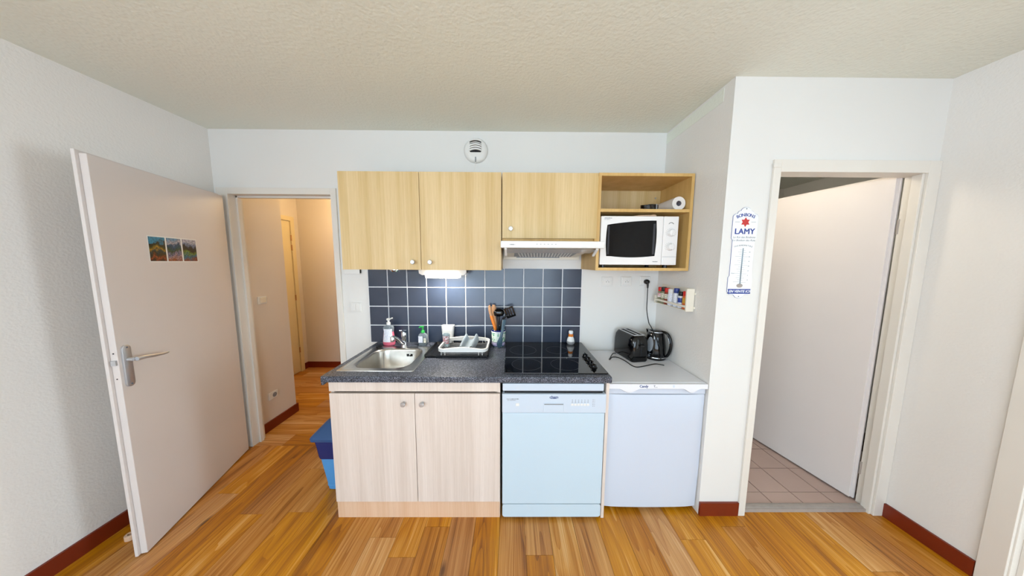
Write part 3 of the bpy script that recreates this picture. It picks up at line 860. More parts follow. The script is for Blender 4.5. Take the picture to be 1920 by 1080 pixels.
lev = bmesh.new(); loft(lev, [[(x, y, z+ZW) for x, y, z in L] for L in (
    [(-.823, 1.926, .113), (-.787, 1.926, .113), (-.787, 1.931, .131), (-.823, 1.931, .131)], [(-.823, 1.895, .121), (-.787, 1.895, .121), (-.787, 1.897, .135), (-.823, 1.897, .135)], [(-.807, 1.838, .150), (-.788, 1.838, .150), (-.788, 1.839, .155), (-.807, 1.839, .155)])])
obj('lever', lev, 'chrome', c)

# ------------------------------------------------------------------ hob
c = thing('ceramic_hob', 'black glass hob with four knobs above the dishwasher', 'hob', (.27, 1.75, ZW))
hb_ = bmesh.new(); loft(hb_, [at(rrect(.272, 1.7465, .612, .592, .006), ZW+.0004), at(rrect(.272, 1.7465, .612, .592, .006), ZW+.0045), at(rrect(.272, 1.7465, .607, .587, .006), ZW+.0060)])
obj('glass_plate', hb_, 'hobglass', c)


def annulus(cx, cy, r, w, z, n=48):
    bm = bmesh.new()
    loft(bm, [at(ell(cx, cy, r-w, r-w, n), z), at(ell(cx, cy, r-w, r-w, n), z+.00025), at(ell(cx, cy, r, r, n), z+.00025), at(ell(cx, cy, r, r, n), z)], False, False)
    return bm


for cx, cy, r in ((.107, 1.585, .095), (.352, 1.583, .092), (.095, 1.852, .098), (.345, 1.852, .078)):
    obj('cooking_zone', annulus(cx, cy, r, .0012, ZW+.0060), 'hobring', c)
obj('front_strip', B(-.031, .40, 1.4500, 1.4525, ZW+.0060, ZW+.0066), 'alu', c)
for ky in (1.715, 1.655, 1.597, 1.537):
    kn = obj('knob', lathe(bmesh.new(), [(.022, ZW+.006), (.022, ZW+.010), (.0175, ZW+.013), (.0165, ZW+.026), (.014, ZW+.028), (0, ZW+.028)], .519, ky, 20), 'blackgloss', c, smooth=40)
    obj('grip', B(.5145, .5235, ky-.016, ky+.016, ZW+.026, ZW+.034, bev=.002), 'blackgloss', kn)
    each('marking', [(.519+.027*math.cos(a)-.0012, .519+.027*math.cos(a)+.0012, ky+.027*math.sin(a)-.0012, ky+.027*math.sin(a)+.0012, ZW+.006, ZW+.0064) for a in (.3, 1.2, 2.1, 3.0, 3.9)], 'hobring', kn)
obj('indicator', B(.383, .387, 1.69, 1.694, ZW+.006, ZW+.0066), 'white', c)

# ------------------------------------------------------------------ wall units
CX0, CX1, YU, ZU0, ZU1 = -1.086, -.0605, 1.680, 1.511, 2.122
c = thing('wall_cabinet', 'oak double-door wall cabinet above the sink', 'cabinet', (-.573, 1.87, ZU0))
obj('body', boxes([(CX0, CX1, YU+.02, D-.002, ZU0, ZU0+.018), (CX0, CX1, YU+.02, D-.002, ZU1-.018, ZU1), (CX0, CX0+.018, YU+.02, D-.002, ZU0+.018, ZU1-.018), (CX1-.018, CX1, YU+.02, D-.002, ZU0+.018, ZU1-.018), (CX0+.018, CX1-.018, D-.01, D-.002, ZU0+.018, ZU1-.018)]), 'oak', c)
for a, b, k in ((CX0, -.5795, -.6265), (-.5765, CX1, -.516)):
    dr = obj('door', B(a, b, YU, YU+.018, ZU0-.001, ZU1+.001, bev=.001), 'oak', c)
    obj('knob', lathe_axis([(.009, 0), (.007, .006), (.007, .012), (.0135, .018), (.0145, .022), (.012, .027), (.0, .028)], (k, YU, 1.560), '-y', 18), 'alu', dr, smooth=40)
HX0_, HX1_ = -.0565, .5575
c = thing('hood_cabinet', 'short oak wall cabinet above the cooker hood', 'cabinet', (.25, 1.87, 1.70))
obj('body', boxes([(HX0_, HX1_, YU+.02, D-.002, 1.70, 1.716), (HX0_, HX1_, YU+.02, D-.002, ZU1-.018, ZU1), (HX0_, HX0_+.018, YU+.02, D-.002, 1.716, ZU1-.018), (HX1_-.018, HX1_, YU+.002, D-.002, 1.69, ZU1-.018)]), 'oak_edge', c)
dr = obj('door', B(HX0_+.003, HX1_-.006, YU, YU+.018, 1.716, ZU1+.001, bev=.001), 'oak', c)
obj('knob', lathe_axis([(.009, 0), (.007, .006), (.007, .012), (.0135, .018), (.0145, .022), (.012, .027), (.0, .028)], (.0, YU, 1.775), '-y', 18), 'white', dr, smooth=40)

MX0, MX1, YM = .560, 1.174, 1.700
c = thing('open_shelf_cabinet', 'open oak wall cabinet holding the microwave', 'cabinet', (.867, 1.87, 1.512))
e = .0185
obj('top_board', B(MX0+e, MX1-e, YM, D-.002, 2.132-e, 2.132), 'oak_edge', c)
obj('bottom_board', B(MX0+e, MX1-e, YM, D-.002, 1.512, 1.512+e), 'oak_edge', c)
obj('shelf_board', B(MX0+e, MX1-e, YM+.003, D-.01, 1.8905, 1.9095), 'oak_edge', c)
for a in (MX0, MX1-e): obj('side_board', B(a, a+e, YM, D-.002, 1.512, 2.132), 'oak_edge', c)
bp = obj('back_panel', B(MX0+e, MX1-e, D-.008, D-.002, 1.512+e, 2.132-e), 'oak', c)
obj('screw', lathe_axis([(.007, 0), (.006, .002)], (1.118, D-.008, 2.06), '-y', 12), 'alu', bp)

# cooker hood
c = thing('cooker_hood', 'slim white cooker hood with glass visor', 'hood', (.24, 1.8, 1.585))
QX0, QX1 = -.0585, .5425
obj('front_bar', B(QX0, QX1+.008, 1.522, 1.560, 1.647, 1.687, bev=.004), 'white', c)
obj('housing', boxes([(QX0+.002, QX1-.004, 1.560, D-.006, 1.658, 1.6895), (QX0+.002, QX1-.004, D-.03, D-.006, 1.583, 1.658)], bev=.002), 'cream', c)
vz = bmesh.new()
loft(vz, [[(QX0+.02, 1.562, 1.640), (QX1-.02, 1.562, 1.640), (QX1-.02, 1.562, 1.643), (QX0+.02, 1.562, 1.643)], [(QX0+.03, 1.68, 1.622), (QX1-.03, 1.68, 1.622), (QX1-.03, 1.68, 1.625), (QX0+.03, 1.68, 1.625)]])
obj('visor', vz, 'visor', c)
for a in (QX0+.022, QX1-.030):
    br = bmesh.new(); loft(br, [[(a, 1.556, 1.650), (a+.014, 1.556, 1.650), (a+.014, 1.556, 1.640), (a, 1.556, 1.640)], [(a, 1.63, 1.612), (a+.014, 1.63, 1.612), (a+.014, 1.63, 1.602), (a, 1.63, 1.602)]])
    obj('bracket', br, 'white', c)


def fz(y): return 1.650-(y-1.57)*.105


fm = bmesh.new()
loft(fm, [[(QX0+.03, y, fz(y)), (QX1-.03, y, fz(y)), (QX1-.03, y, fz(y)+.004), (QX0+.03, y, fz(y)+.004)] for y in (1.57, 2.02)])
flt = obj('filter', fm, 'cream', c)
ya, yb2 = 1.66, 1.99
obj('filter_mesh', loft(bmesh.new(), [[(QX0+.085, y, fz(y)-.0012), (QX1-.085, y, fz(y)-.0012), (QX1-.085, y, fz(y)+.001), (QX0+.085, y, fz(y)+.001)] for y in (ya, yb2)]), 'grey', flt)
for i in range(18):
    xx = QX0+.095+i*.0215
    b = bmesh.new(); loft(b, [[(xx, ya, fz(ya)-.0035), (xx+.009, ya, fz(ya)-.0035), (xx+.009, ya, fz(ya)-.001), (xx, ya, fz(ya)-.001)], [(xx+.035, yb2, fz(yb2)-.0035), (xx+.044, yb2, fz(yb2)-.0035), (xx+.044, yb2, fz(yb2)-.001), (xx+.035, yb2, fz(yb2)-.001)]])
    obj('filter_slat', b, 'white', flt)
obj('lamp_slot', boxes([(.05, .38, D-.05, D-.034, 1.602, 1.607), (.045, .38, D-.034, D-.03, 1.597, 1.610)]), 'grey', c)
each('switch', [(.15+.022*i, .158+.022*i, 1.521, 1.5225, 1.667, 1.6695) for i in range(6)], 'grey', c)
print_line(-.006, .026, 1.5219, 1.666, .006, 'greyprint', c, 3)

# microwave
c = thing('microwave', 'white microwave oven with dark bowed window in the open cabinet', 'microwave', (.834, 1.86, 1.5305))
UX0, UX1, UZ0, UZ1, UY = .584, 1.0855, 1.550, 1.8625, 1.692
obj('body', B(UX0+.002, UX1-.004, UY+.03, 2.02, UZ0+.004, UZ1-.003, bev=.003), 'mw', c)
fd = bmesh.new()
md = .988
wx0, wx1 = .624, .940


def topw(s): return 1.808+.027*math.sin(s*PI/2)


nW = 10
wpoly = [(wx0-.006*math.sin(PI*i/nW), 1.606+(1.806-1.606)*i/nW) for i in range(nW+1)] + [(wx0+(wx1-wx0)*i/nW, topw(i/nW)) for i in range(1, nW+1)] + [(wx1+.006*math.sin(PI*i/nW), 1.834-(1.834-1.608)*i/nW) for i in range(1, nW+1)] + [(wx1-(wx1-wx0)*i/nW, 1.608-.010*math.sin(PI*i/nW)) for i in range(1, nW)]
dr = obj('door', B(UX0, md-.001, UY, UY+.03, UZ0, UZ1, bev=.004), 'mw', c)
obj('window', prism(bmesh.new(), wpoly, UY-.0012, UY+.004, 'xz'), 'mwglass', dr)
inner = [(.62+(u-.782)*.86+.162, 1.72+(v-1.72)*.86) for u, v in wpoly]
for xa, xb in ((wx0+.004, wx0+.016), (wx1-.018, wx1-.004)): obj('window_highlight', B(xa, xb, UY-.0016, UY-.0011, 1.618, 1.815 if xa > .8 else 1.800, bev=.0002), 'highlight_grey', dr)  # lighter strips paint the upright highlights on the door glass
cpn = obj('control_panel', B(md+.001, UX1, UY, UY+.03, UZ0, UZ1, bev=.004), 'mw', c)


def arc_text_dots(cx, cz, r, n, a0, a1, s=.0012):
    return boxes([(cx+r*math.cos(a)-s, cx+r*math.cos(a)+s, UY-.0006, UY+.001, cz+r*math.sin(a)-s, cz+r*math.sin(a)+s) for a in [a0+(a1-a0)*i/(n-1) for i in range(n)]])


arcb = bmesh.new(); tube(arcb, [(1.037+.017*math.cos(a), UY-.0003, 1.806+.017*math.sin(a)) for a in [PI*.85-PI*.7*i/8 for i in range(9)]], .0016, 6)
obj('power_arc_print', arcb, 'darkgap', cpn)
for cz in (1.757, 1.667):
    dl = obj('dial', lathe_axis([(.024, 0), (.024, .004), (.019, .010), (.018, .020), (0, .021)], (1.037, UY, cz), '-y', 28), 'mw', cpn, smooth=40)
    obj('pointer', B(1.0345, 1.0395, UY-.024, UY-.019, cz-.017, cz+.017, bev=.001), 'mw', dl)
    obj('dial_marking', arc_text_dots(1.037, cz, .030, 13, PI*1.2, -PI*.2), 'greyprint', cpn)
obj('panel_line', boxes([(md+.004, UX1-.004, UY-.0006, UY+.001, 1.603, 1.6042)]), 'greyprint', cpn)
obj('open_button', B(md+.006, UX1-.006, UY-.002, UY+.002, UZ0+.008, 1.598, bev=.002), 'mw', cpn)
print_line(.604, .652, UY-.0001, 1.8495, .006, 'greyprint', dr, 4)
print_line(.604, .640, UY-.0001, 1.8405, .004, 'grey', dr, 5)
print_line(.930, .962, UY-.0001, 1.572, .006, 'greyprint', dr, 6)
for a in (.62, 1.04):
    for b in (1.74, 1.97): obj('foot', lathe(bmesh.new(), [(.014, 1.5306), (.014, 1.556)], a, b, 12), 'black', c)

# on the shelf
rb = lathe_axis([(.017, 0), (.0435, 0), (.0435, .235), (.017, .235)], (1.104, 1.735, 1.9535), 'y', 32, False, False)
c = thing('paper_towel_roll', 'white paper towel roll lying on the open shelf', 'paper roll', (1.104, 1.85, 1.91))
o = obj('paper', rb, 'paper', c, smooth=40)
obj('core', lathe_axis([(.0168, .004), (.0155, .002), (.0155, .233), (.0168, .231)], (1.104, 1.735, 1.9535), 'y', 24, False, False), 'cardboard', c, smooth=40)
obj('core_end', lathe_axis([(.0155, 0), (.0155, .002)], (1.104, 1.79, 1.9535), 'y', 24), 'cardboard', c)
c = thing('coiled_cable', 'black coiled cable bundle on the shelf next to the paper roll', 'cable', (.920, 1.752, 1.9096))
cb = bmesh.new()
for k in range(7):
    z = 1.9150+.0040*k; r = .054-.0015*(k % 3)
    tube(cb, [(.920+r*math.cos(a), 1.752+.034*math.sin(a), z+.0015*math.sin(3*a+k)) for a in [2*PI*i/20 for i in range(21)]], .0044, 7)
obj('coil', cb, 'blackgloss', c, smooth=60)
obj('tie', B(.945, .951, 1.712, 1.792, 1.9097, 1.945, bev=.002), 'grey', c)
tl = bmesh.new(); tube(tl, [(.875, 1.735, 1.9135), (.855, 1.728, 1.9133), (.846, 1.725, 1.9133)], .0032, 7, smooth=4)
obj('cable_end', tl, 'beech', c)
c = thing('serving_spoon', 'pale wooden spoon lying on top of the microwave', 'spoon', (.89, 1.74, 1.8625))
sp = bmesh.new(); tube(sp, [(.80, 1.742, 1.8665), (.86, 1.74, 1.8735), (.925, 1.738, 1.8745)], .0045, 8, smooth=5)
obj('handle', sp, 'pine', c, smooth=60)
bm = bmesh.new(); bmesh.ops.create_uvsphere(bm, u_segments=14, v_segments=8, radius=1); bmesh.ops.transform(bm, matrix=Matrix.Translation((.942, 1.738, 1.872)) @ Matrix.Diagonal((.022, .014, .0092, 1)), verts=bm.verts)
obj('bowl', bm, 'pine', c, smooth=60)

# under-cabinet light and small spot
c = thing('under_cabinet_light', 'lit white strip lamp under the oak wall cabinet', 'lamp', (-.49, 1.9, 1.44))
lb = bmesh.new()
prism(lb, [(-.665, 1.5105), (-.320, 1.5105), (-.322, 1.478), (-.342, 1.466), (-.640, 1.466), (-.662, 1.478)], 1.87, 1.95, 'xz')
obj('housing', lb, 'white', c)
obj('diffuser', B(-.617, -.374, 1.862, 1.958, 1.444, 1.492, bev=.008), 'lampglow', c)
obj('switch', B(-.3215, -.316, 1.90, 1.92, 1.484, 1.502), 'black', c)
lo = bpy.data.lights.new('strip_lamp_light', 'AREA'); lo.shape = 'RECTANGLE'; lo.size = .24; lo.size_y = .08; lo.energy = 4.5; lo.color = (1, .95, .86)
l_o = bpy.data.objects.new('strip_lamp_light', lo); COL.objects.link(l_o); l_o.location = (-.4955, 1.91, 1.442)
c = thing('spotlight', 'small round chrome spotlight under the left end of the wall cabinet', 'spotlight', (-.846, 1.9, 1.49))
obj('ring', lathe(bmesh.new(), [(.039, 1.5105), (.039, 1.500), (.030, 1.490), (.024, 1.492)], -.846, 1.9, 24, True, False), 'chrome', c, smooth=40)
obj('lens', lathe(bmesh.new(), [(.026, 1.497), (.015, 1.489), (0, 1.488)], -.846, 1.9, 20), 'clear', c, smooth=40)
c = thing('wall_box', 'small flat white plastic box on the wall below the cabinet end', 'box', (-1.243, 2.04, 1.461))
obj('cover', B(-1.306, -1.184, D-.022, D, 1.461, 1.500, bev=.003), 'white', c)
obj('end_slot', B(-1.1838, -1.181, D-.020, D-.004, 1.470, 1.498), 'darkgap', c)

# ------------------------------------------------------------------ wall fittings


def socket(label, x, z, cat='socket', group=None):
    c = thing('wall_socket', label, cat, (x, D-.006, z), 0, group)
    obj('plate', B(x-.041, x+.041, D-.010, D, z-.037, z+.037, bev=.003), 'white', c)
    f = bmesh.new(); loft(f, [[(a, D-.0102, b) for a, b in rrect(x, z, .062, .060, .006)], [(a, D-.0125, b) for a, b in rrect(x, z, .058, .056, .005)]])
    obj('insert', f, 'white', c)
    w = obj('well', lathe_axis([(.0205, 0), (.0205, .0012), (.0185, .0016), (.0185, .0006), (0, .0006)], (x+.003, D-.0125, z-.004), '-y', 24), 'white', c)
    each('hole', [(x+.003-.0095-.0022, x+.003-.0095+.0022, D-.0142, D-.013, z-.0062, z-.0018), (x+.003+.0095-.0022, x+.003+.0095+.0022, D-.0142, D-.013, z-.0062, z-.0018)], 'darkgap', w)
    obj('earth_pin', lathe_axis([(.0024, 0), (.0024, .008)], (x+.003, D-.013, z+.007), '-y', 8), 'alu', w)
    return c


g3 = 'sockets below the open shelf cabinet'
socket('leftmost empty white wall socket below the microwave cabinet', .770, 1.414, group=g3)
socket('middle empty white wall socket below the microwave cabinet', .924, 1.415, group=g3)
socket('white wall socket with the black plug pushed in', 1.075, 1.417, group=g3)

c = thing('power_cord', 'black power cord hanging from the wall socket to the kettle', 'cord', (1.075, 2.0, 1.35))
obj('plug', lathe_axis([(.0185, 0), (.0195, .010), (.018, .026), (.010, .034), (0, .035)], (1.078, D-.0145, 1.414), '-y', 20), 'black', c, smooth=40)
nk = bmesh.new(); tube(nk, [(1.079, D-.040, 1.408), (1.080, D-.042, 1.385), (1.0805, D-.042, 1.365)], [.0095, .005], 10, smooth=4)
obj('strain_relief', nk, 'black', c, smooth=60)
cd = bmesh.new(); tube(cd, [(1.0805, D-.042, 1.37), (1.081, 2.010, 1.29), (1.078, 2.000, 1.19), (1.080, 1.965, 1.10), (1.062, 1.90, 1.085), (1.055, 1.815, 1.03), (1.068, 1.796, .985), (1.085, 1.794, .945), (1.092, 1.796, .90), (1.092, 1.802, .866)], .0034, 8, smooth=6)
obj('cable', cd, 'cable', c, smooth=60)


def switch(name, label, cat, bmplate, rock):
    pass


c = thing('light_switch', 'white double light switch on the wall beside the tiles', 'switch', (-1.236, D, 1.16))
obj('plate', B(-1.279, -1.193, D-.009, D, 1.160, 1.2345, bev=.004), 'white', c)
for a in (-1.267, -1.2355): obj('rocker', B(a, a+.0305, D-.013, D-.008, 1.171, 1.2235, bev=.002), 'white', c)
c = thing('light_switch', 'white light switch on the hallway wall', 'switch', (HX, 2.293, 1.18))
obj('plate', B(HX, HX+.009, 2.253, 2.335, 1.178, 1.246, bev=.003), 'white', c)
obj('rocker', B(HX+.008, HX+.014, 2.268, 2.322, 1.188, 1.236, bev=.002), 'cream', c)
c = thing('wall_socket', 'white socket low on the hallway wall', 'socket', (HX, 2.317, .28))
obj('plate', B(HX, HX+.010, 2.272, 2.362, .279, .345, bev=.003), 'white', c)
obj('well', lathe_axis([(.0205, 0), (.0205, .002), (.017, .002), (.017, .0004), (0, .0004)], (HX+.010, 2.325, .312), 'x', 20), 'grey', c)
obj('earth_pin', lathe_axis([(.003, 0), (.003, .006)], (HX+.0102, 2.325, .319), 'x', 8), 'alu', c)

# extractor grille with pull string
c = thing('air_vent', 'round white extractor grille with a pull string above the cabinets', 'vent', (-.266, D, 2.31))
vx, vz_ = -.266, 2.399
obj('body', lathe_axis([(.090, 0), (.090, .012), (.082, .022), (.060, .030), (.050, .030)], (vx, D, vz_), '-y', 40, True, True), 'white', c, smooth=40)
vb = bmesh.new(); loft(vb, [[(a, D-.0301, b) for a, b in rrect(vx, vz_+.022, .086, .082, .008)], [(a, D-.0308, b) for a, b in rrect(vx, vz_+.022, .086, .082, .008)]])
obj('opening', vb, 'darkgap', c)
for i in range(5):
    zz = vz_-.012+.0165*i
    sl = bmesh.new()
    top = [(vx-.043+.086*t/12, zz+.010*math.sin(PI*t/12)) for t in range(13)]
    thick = .011 if i != 3 else .005
    prism(sl, top+[(u, v+thick) for u, v in top[::-1]], D-.040, D-.030, 'xz')
    obj('slat', sl, 'white', c)
obj('string_guide', B(vx-.004, vx+.004, D-.033, D-.024, vz_-.088, vz_-.052, bev=.002), 'grey', c)
st = bmesh.new(); tube(st, [(vx, D-.028, vz_-.085), (vx-.004, D-.02, vz_-.115), (vx-.013, D-.014, vz_-.16), (vx-.016, D-.012, 2.125)], .0011, 6, smooth=4)
obj('string', st, 'paint_trim', c)

# thermometer sign
c = thing('thermometer_sign', 'enamel candy-brand thermometer sign beside the bathroom doorway', 'sign', (1.3, YP, 1.366))
SX, SZ, k = 1.303, 1.872, .000546


def sp_(hw, t): return (hw*k, SZ-(t-103)*k)


right = [sp_(0, 103), sp_(18, 105), sp_(34, 112), sp_(46, 124), sp_(52, 138), sp_(64, 140), sp_(76, 147), sp_(84, 160), sp_(86, 168), sp_(104, 170), sp_(118, 178), sp_(127, 192), sp_(128, 205), sp_(128, 412), sp_(116, 428), sp_(114, 440), sp_(114, 795), sp_(125, 812), sp_(125, 962), sp_(110, 966), sp_(102, 976), sp_(100, 990), sp_(58, 992), sp_(46, 1006), sp_(30, 1022), sp_(0, 1030)]
poly = [(SX+u, z) for u, z in right] + [(SX-u, z) for u, z in right[-2:0:-1]]
cxm = SX
big = [(cxm+(u-cxm)*1.012, 1.619+(z-1.619)*1.004) for u, z in poly]
pn = obj('plate', prism(bmesh.new(), poly, YP-.003, YP, 'xz'), 'enamel', c)
obj('plate_edge', prism(bmesh.new(), big, YP-.0022, YP, 'xz'), 'navyprint', c)
YS = YP-.0031


def zt(t): return SZ-(t-103)*k


def arc_text(s, t, rad, size, mat, bold, spread):
    bm = bmesh.new(); n = len(s)
    for i, chh in enumerate(s):
        a = (i-(n-1)/2)*spread
        xx = SX+rad*math.sin(a); zz = zt(t)-rad+rad*math.cos(a)
        b = textmesh(chh, size, facing_front(xx, YS, zz) @ Matrix.Rotation(-a, 4, 'Z'), bold=bold)
        merge(bm, b)
    return obj('lettering', bm, mat, pn)


arc_text('BONBONS', 178, .10, .024, 'navyprint', .0006, .158)
star = prism(bmesh.new(), [(SX+(.0268 if i % 2 == 0 else .0155)*math.sin(PI*i/6), zt(250)+(.0268 if i % 2 == 0 else .0155)*math.cos(PI*i/6)) for i in range(12)], YS-.0005, YS+.0002, 'xz')
obj('star', star, 'redprint', pn)
each('rule', [(SX-.058, SX-.032, YS-.0003, YS, zt(250), zt(247)), (SX+.032, SX+.058, YS-.0003, YS, zt(250), zt(247))], 'greyprint', pn)
obj('lettering', textmesh('LAMY', .043, facing_front(SX, YS, zt(345)), bold=.0014, spacing=1.05), 'navyprint', pn)
obj('lettering', textmesh('Le Roi des Bonbons', .0155, facing_front(SX, YS, zt(402)), shear=.3), 'greyprint', pn)
obj('lettering', textmesh('Le Bonbon des Rois', .0155, facing_front(SX, YS, zt(433)), shear=.3), 'greyprint', pn)
arc_text('THERMOMETRE', 484, .16, .0115, 'greyprint', .0001, .062)
tk = bmesh.new()
for i in range(16):
    t = 530+22*i
    wl = (.012, .020, .012, .034)[i % 4]
    box(tk, SX-.006-wl, SX-.005, YS-.0003, YS, zt(t), zt(t-1.6)); box(tk, SX+.005, SX+.006+wl*.8, YS-.0003, YS, zt(t+5), zt(t+3.4))
obj('scale_marking', tk, 'greyprint', pn)
for i, s in enumerate(('50', '40', '30', '20', '10', '0', '10')):
    obj('lettering', textmesh(s, .0085, facing_front(SX+.040, YS, zt(552+48*i))), 'greyprint', pn)
obj('lettering', textmesh('Glace', .008, facing_front(SX-.046, YS, zt(770))), 'greyprint', pn)
tb_ = bmesh.new(); tube(tb_, [(SX, YS-.002, zt(512)), (SX, YS-.002, zt(885))], .0022, 8)
obj('glass_tube', tb_, 'clearplastic', pn)
tb_ = bmesh.new(); tube(tb_, [(SX, YS-.002, zt(690)), (SX, YS-.002, zt(885))], .0010, 6)
obj('column', tb_, 'greyprint', pn)
bm = bmesh.new(); bmesh.ops.create_uvsphere(bm, u_segments=16, v_segments=8, radius=1); bmesh.ops.transform(bm, matrix=Matrix.Translation((SX, YS, zt(898))) @ Matrix.Diagonal((.018, .006, .0115, 1)), verts=bm.verts)
obj('bulb_cover', bm, 'stone', pn, smooth=60)
bnd = prism(bmesh.new(), [(SX-.066, zt(933)), (SX+.066, zt(933)), (SX+.062, zt(958)), (SX+.066, zt(984)), (SX-.066, zt(984)), (SX-.062, zt(958))], YS-.0003, YS+.0001, 'xz')
obj('band', bnd, 'navyprint', pn)
obj('lettering', textmesh('EN VENTE ICI', .0195, facing_front(SX, YS-.0005, zt(959)), bold=.0005, shear=.25), 'enamel', pn)
for t in (118, 1012): obj('screw', lathe_axis([(.003, 0), (.003, .001)], (SX, YS, zt(t)), '-y', 10), 'greyprint', pn)

# ------------------------------------------------------------------ spice rack and jars
c = thing('spice_rack', 'small cream plastic spice rack on the side wall', 'rack', (XP, 1.81, 1.25))
RX = XP-.054
obj('back_panel', B(XP-.004, XP, 1.640, 1.985, 1.256, 1.40), 'cream', c)
obj('bottom_board', B(RX, XP-.004, 1.640, 1.985, 1.256, 1.261), 'cream', c)
obj('end_panel', B(RX, XP-.004, 1.628, 1.640, 1.252, 1.400, bev=.002), 'cream', c)
obj('end_panel', B(RX, XP-.004, 1.985, 1.995, 1.252, 1.315, bev=.002), 'cream', c)
obj('front_rail', B(RX, RX+.006, 1.640, 1.985, 1.276, 1.290, bev=.001), 'cream', c)
each('mount_tab', [(XP-.006, XP, 1.622, 1.628, 1.27, 1.285), (XP-.006, XP, 1.622, 1.628, 1.36, 1.375)], 'cream', c)
jars = [(1.962, .118, 'redcap', 'spice_green', 'pinkcard', 'spice jar with red cap at the far end of the rack'),
        (1.920, .122, 'black', 'spice_green', 'label2', 'spice jar with black cap next to the far red-capped jar'),
        (1.878, .120, 'redcap', 'spice_red', 'label2', 'red-capped jar of red spice left of the white salt tub'),
        (1.826, .118, 'white', 'label', 'label', 'broad white salt tub in the middle of the spice rack'),
        (1.772, .128, 'bluecap', 'label', 'label', 'tall white jar with blue cap behind the white tub'),
        (1.722, .110, 'black', 'label', 'navyprint', 'white jar with black cap and blue label in the spice rack'),
        (1.675, .118, 'redcap', 'spice_orange', 'spice_ochre', 'orange spice jar with red cap next to the white end panel')]
for jy, jh, cap, fill, lab, lb_ in jars:
    r = .0185 if 'broad' not in lb_ else .0235
    jx = XP-.027
    c = thing('spice_jar', lb_, 'jar', (jx, jy, 1.261), 0, 'jars in the spice rack')
    z = 1.2612
    obj('body', lathe(bmesh.new(), [(r*.94, z), (r, z+.003), (r, z+jh*.66), (r*.8, z+jh*.76)], jx, jy, 20), fill, c, smooth=40)
    obj('cap', lathe(bmesh.new(), [(r*.9, z+jh*.745), (r*.92, z+jh*.75), (r*.92, z+jh*.97), (r*.82, z+jh), (0, z+jh)], jx, jy, 20), cap, c, smooth=40)
    obj('label', lathe(bmesh.new(), [(r+.0003, z+jh*.34), (r+.0006, z+jh*.35), (r+.0006, z+jh*.62), (r+.0003, z+jh*.63)], jx, jy, 20, False, False), lab, c, smooth=40)

# ------------------------------------------------------------------ on the worktop
c = thing('dish_soap_bottle', 'pink liquid soap bottle with pump behind the sink', 'bottle', (-.945, 1.968, ZW), 0, local=True)


def ovl(prof, n=24): return loft(bmesh.new(), [at(ell(0, 0, a, b, n), z) for a, b, z in prof])


sp0 = [(.040, .024, .001), (.046, .027, .006), (.047, .028, .03), (.041, .025, .08), (.037, .023, .11), (.041, .025, .138), (.036, .022, .152), (.018, .016, .160), (.013, .013, .166)]
obj('bottle', ovl([(a, b, z) for a, b, z in sp0[4:]]), 'clearplastic', c, smooth=50)
obj('soap_filling', ovl(sp0[:5]), 'pinksoap', c, smooth=50)
obj('label', loft(bmesh.new(), [[((a+.0012)*math.sin(t), -(b+.0012)*math.cos(t), z) for t in [-.95+1.9*i/10 for i in range(11)]] for a, b, z in ((.047, .028, .032), (.041, .025, .08), (.037, .023, .11), (.040, .0245, .134))], False, False, closed=False), 'label', c, smooth=60)
pm = lathe(bmesh.new(), [(.0145, .164), (.0145, .182), (.006, .186), (.006, .198), (.013, .199), (.014, .208), (.010, .213), (0, .213)], n=16)
pu = obj('pump', pm, 'white', c, smooth=40)
nz = bmesh.new(); tube(nz, [(.0, -.004, .205), (.02, -.012, .212), (.042, -.022, .221)], [.007, .0045], 10)
obj('nozzle', nz, 'white', pu, smooth=60)

c = thing('hand_soap_bottle', 'small clear bottle with green pump right of the tap', 'bottle', (-.683, 1.975, ZW), 0, local=True)
obj('bottle', loft(bmesh.new(), [at(rrect(0, 0, w, h_, r), z) for w, h_, r, z in ((.058, .036, .012, .001), (.064, .040, .013, .004), (.064, .040, .013, .075), (.056, .034, .012, .088), (.030, .024, .011, .097), (.026, .022, .0105, .101))]), 'clearplastic', c, smooth=50)
obj('liquid', loft(bmesh.new(), [at(rrect(0, 0, w, h_, r), z) for w, h_, r, z in ((.054, .034, .011, .003), (.060, .037, .012, .006), (.060, .037, .012, .038))]), 'greensoap', c)
obj('label', boxes([(-.029, .004, -.0212, -.0204, .024, .076)]), 'label', c)
obj('side_label', boxes([(.012, .029, -.0212, -.0204, .024, .060)]), 'label2', c)
pu = obj('pump', lathe(bmesh.new(), [(.015, .099), (.015, .112), (.010, .118), (.0065, .120), (.0065, .140), (.010, .142), (.010, .150), (0, .151)], n=16), 'greenplastic', c, smooth=40)
nz = bmesh.new(); tube(nz, [(0, 0, .147), (-.012, -.008, .149), (-.024, -.016, .143)], [.006, .004], 8)
obj('nozzle', nz, 'greenplastic', pu)

c = thing('drip_tray', 'black drip tray under the dish rack', 'tray', (-.372, 1.86, ZW))
TX, TY, TWx, TWy = -.370, 1.858, .440, .305
tr_ = bmesh.new()
loft(tr_, [at(rrect(TX, TY, TWx-.01, TWy-.01, .015), ZW+.0004), at(rrect(TX, TY, TWx, TWy, .02), ZW+.006), at(rrect(TX, TY, TWx, TWy, .02), ZW+.016), at(rrect(TX, TY, TWx-.010, TWy-.010, .016), ZW+.016), at(rrect(TX, TY, TWx-.022, TWy-.022, .014), ZW+.005)])
obj('pan', tr_, 'black', c, smooth=40)
for i in range(9): obj('rib', B(TX-.185+.0415*i, TX-.179+.0415*i, TY-.125, TY+.125, ZW+.005, ZW+.0085, bev=.001), 'black', c)

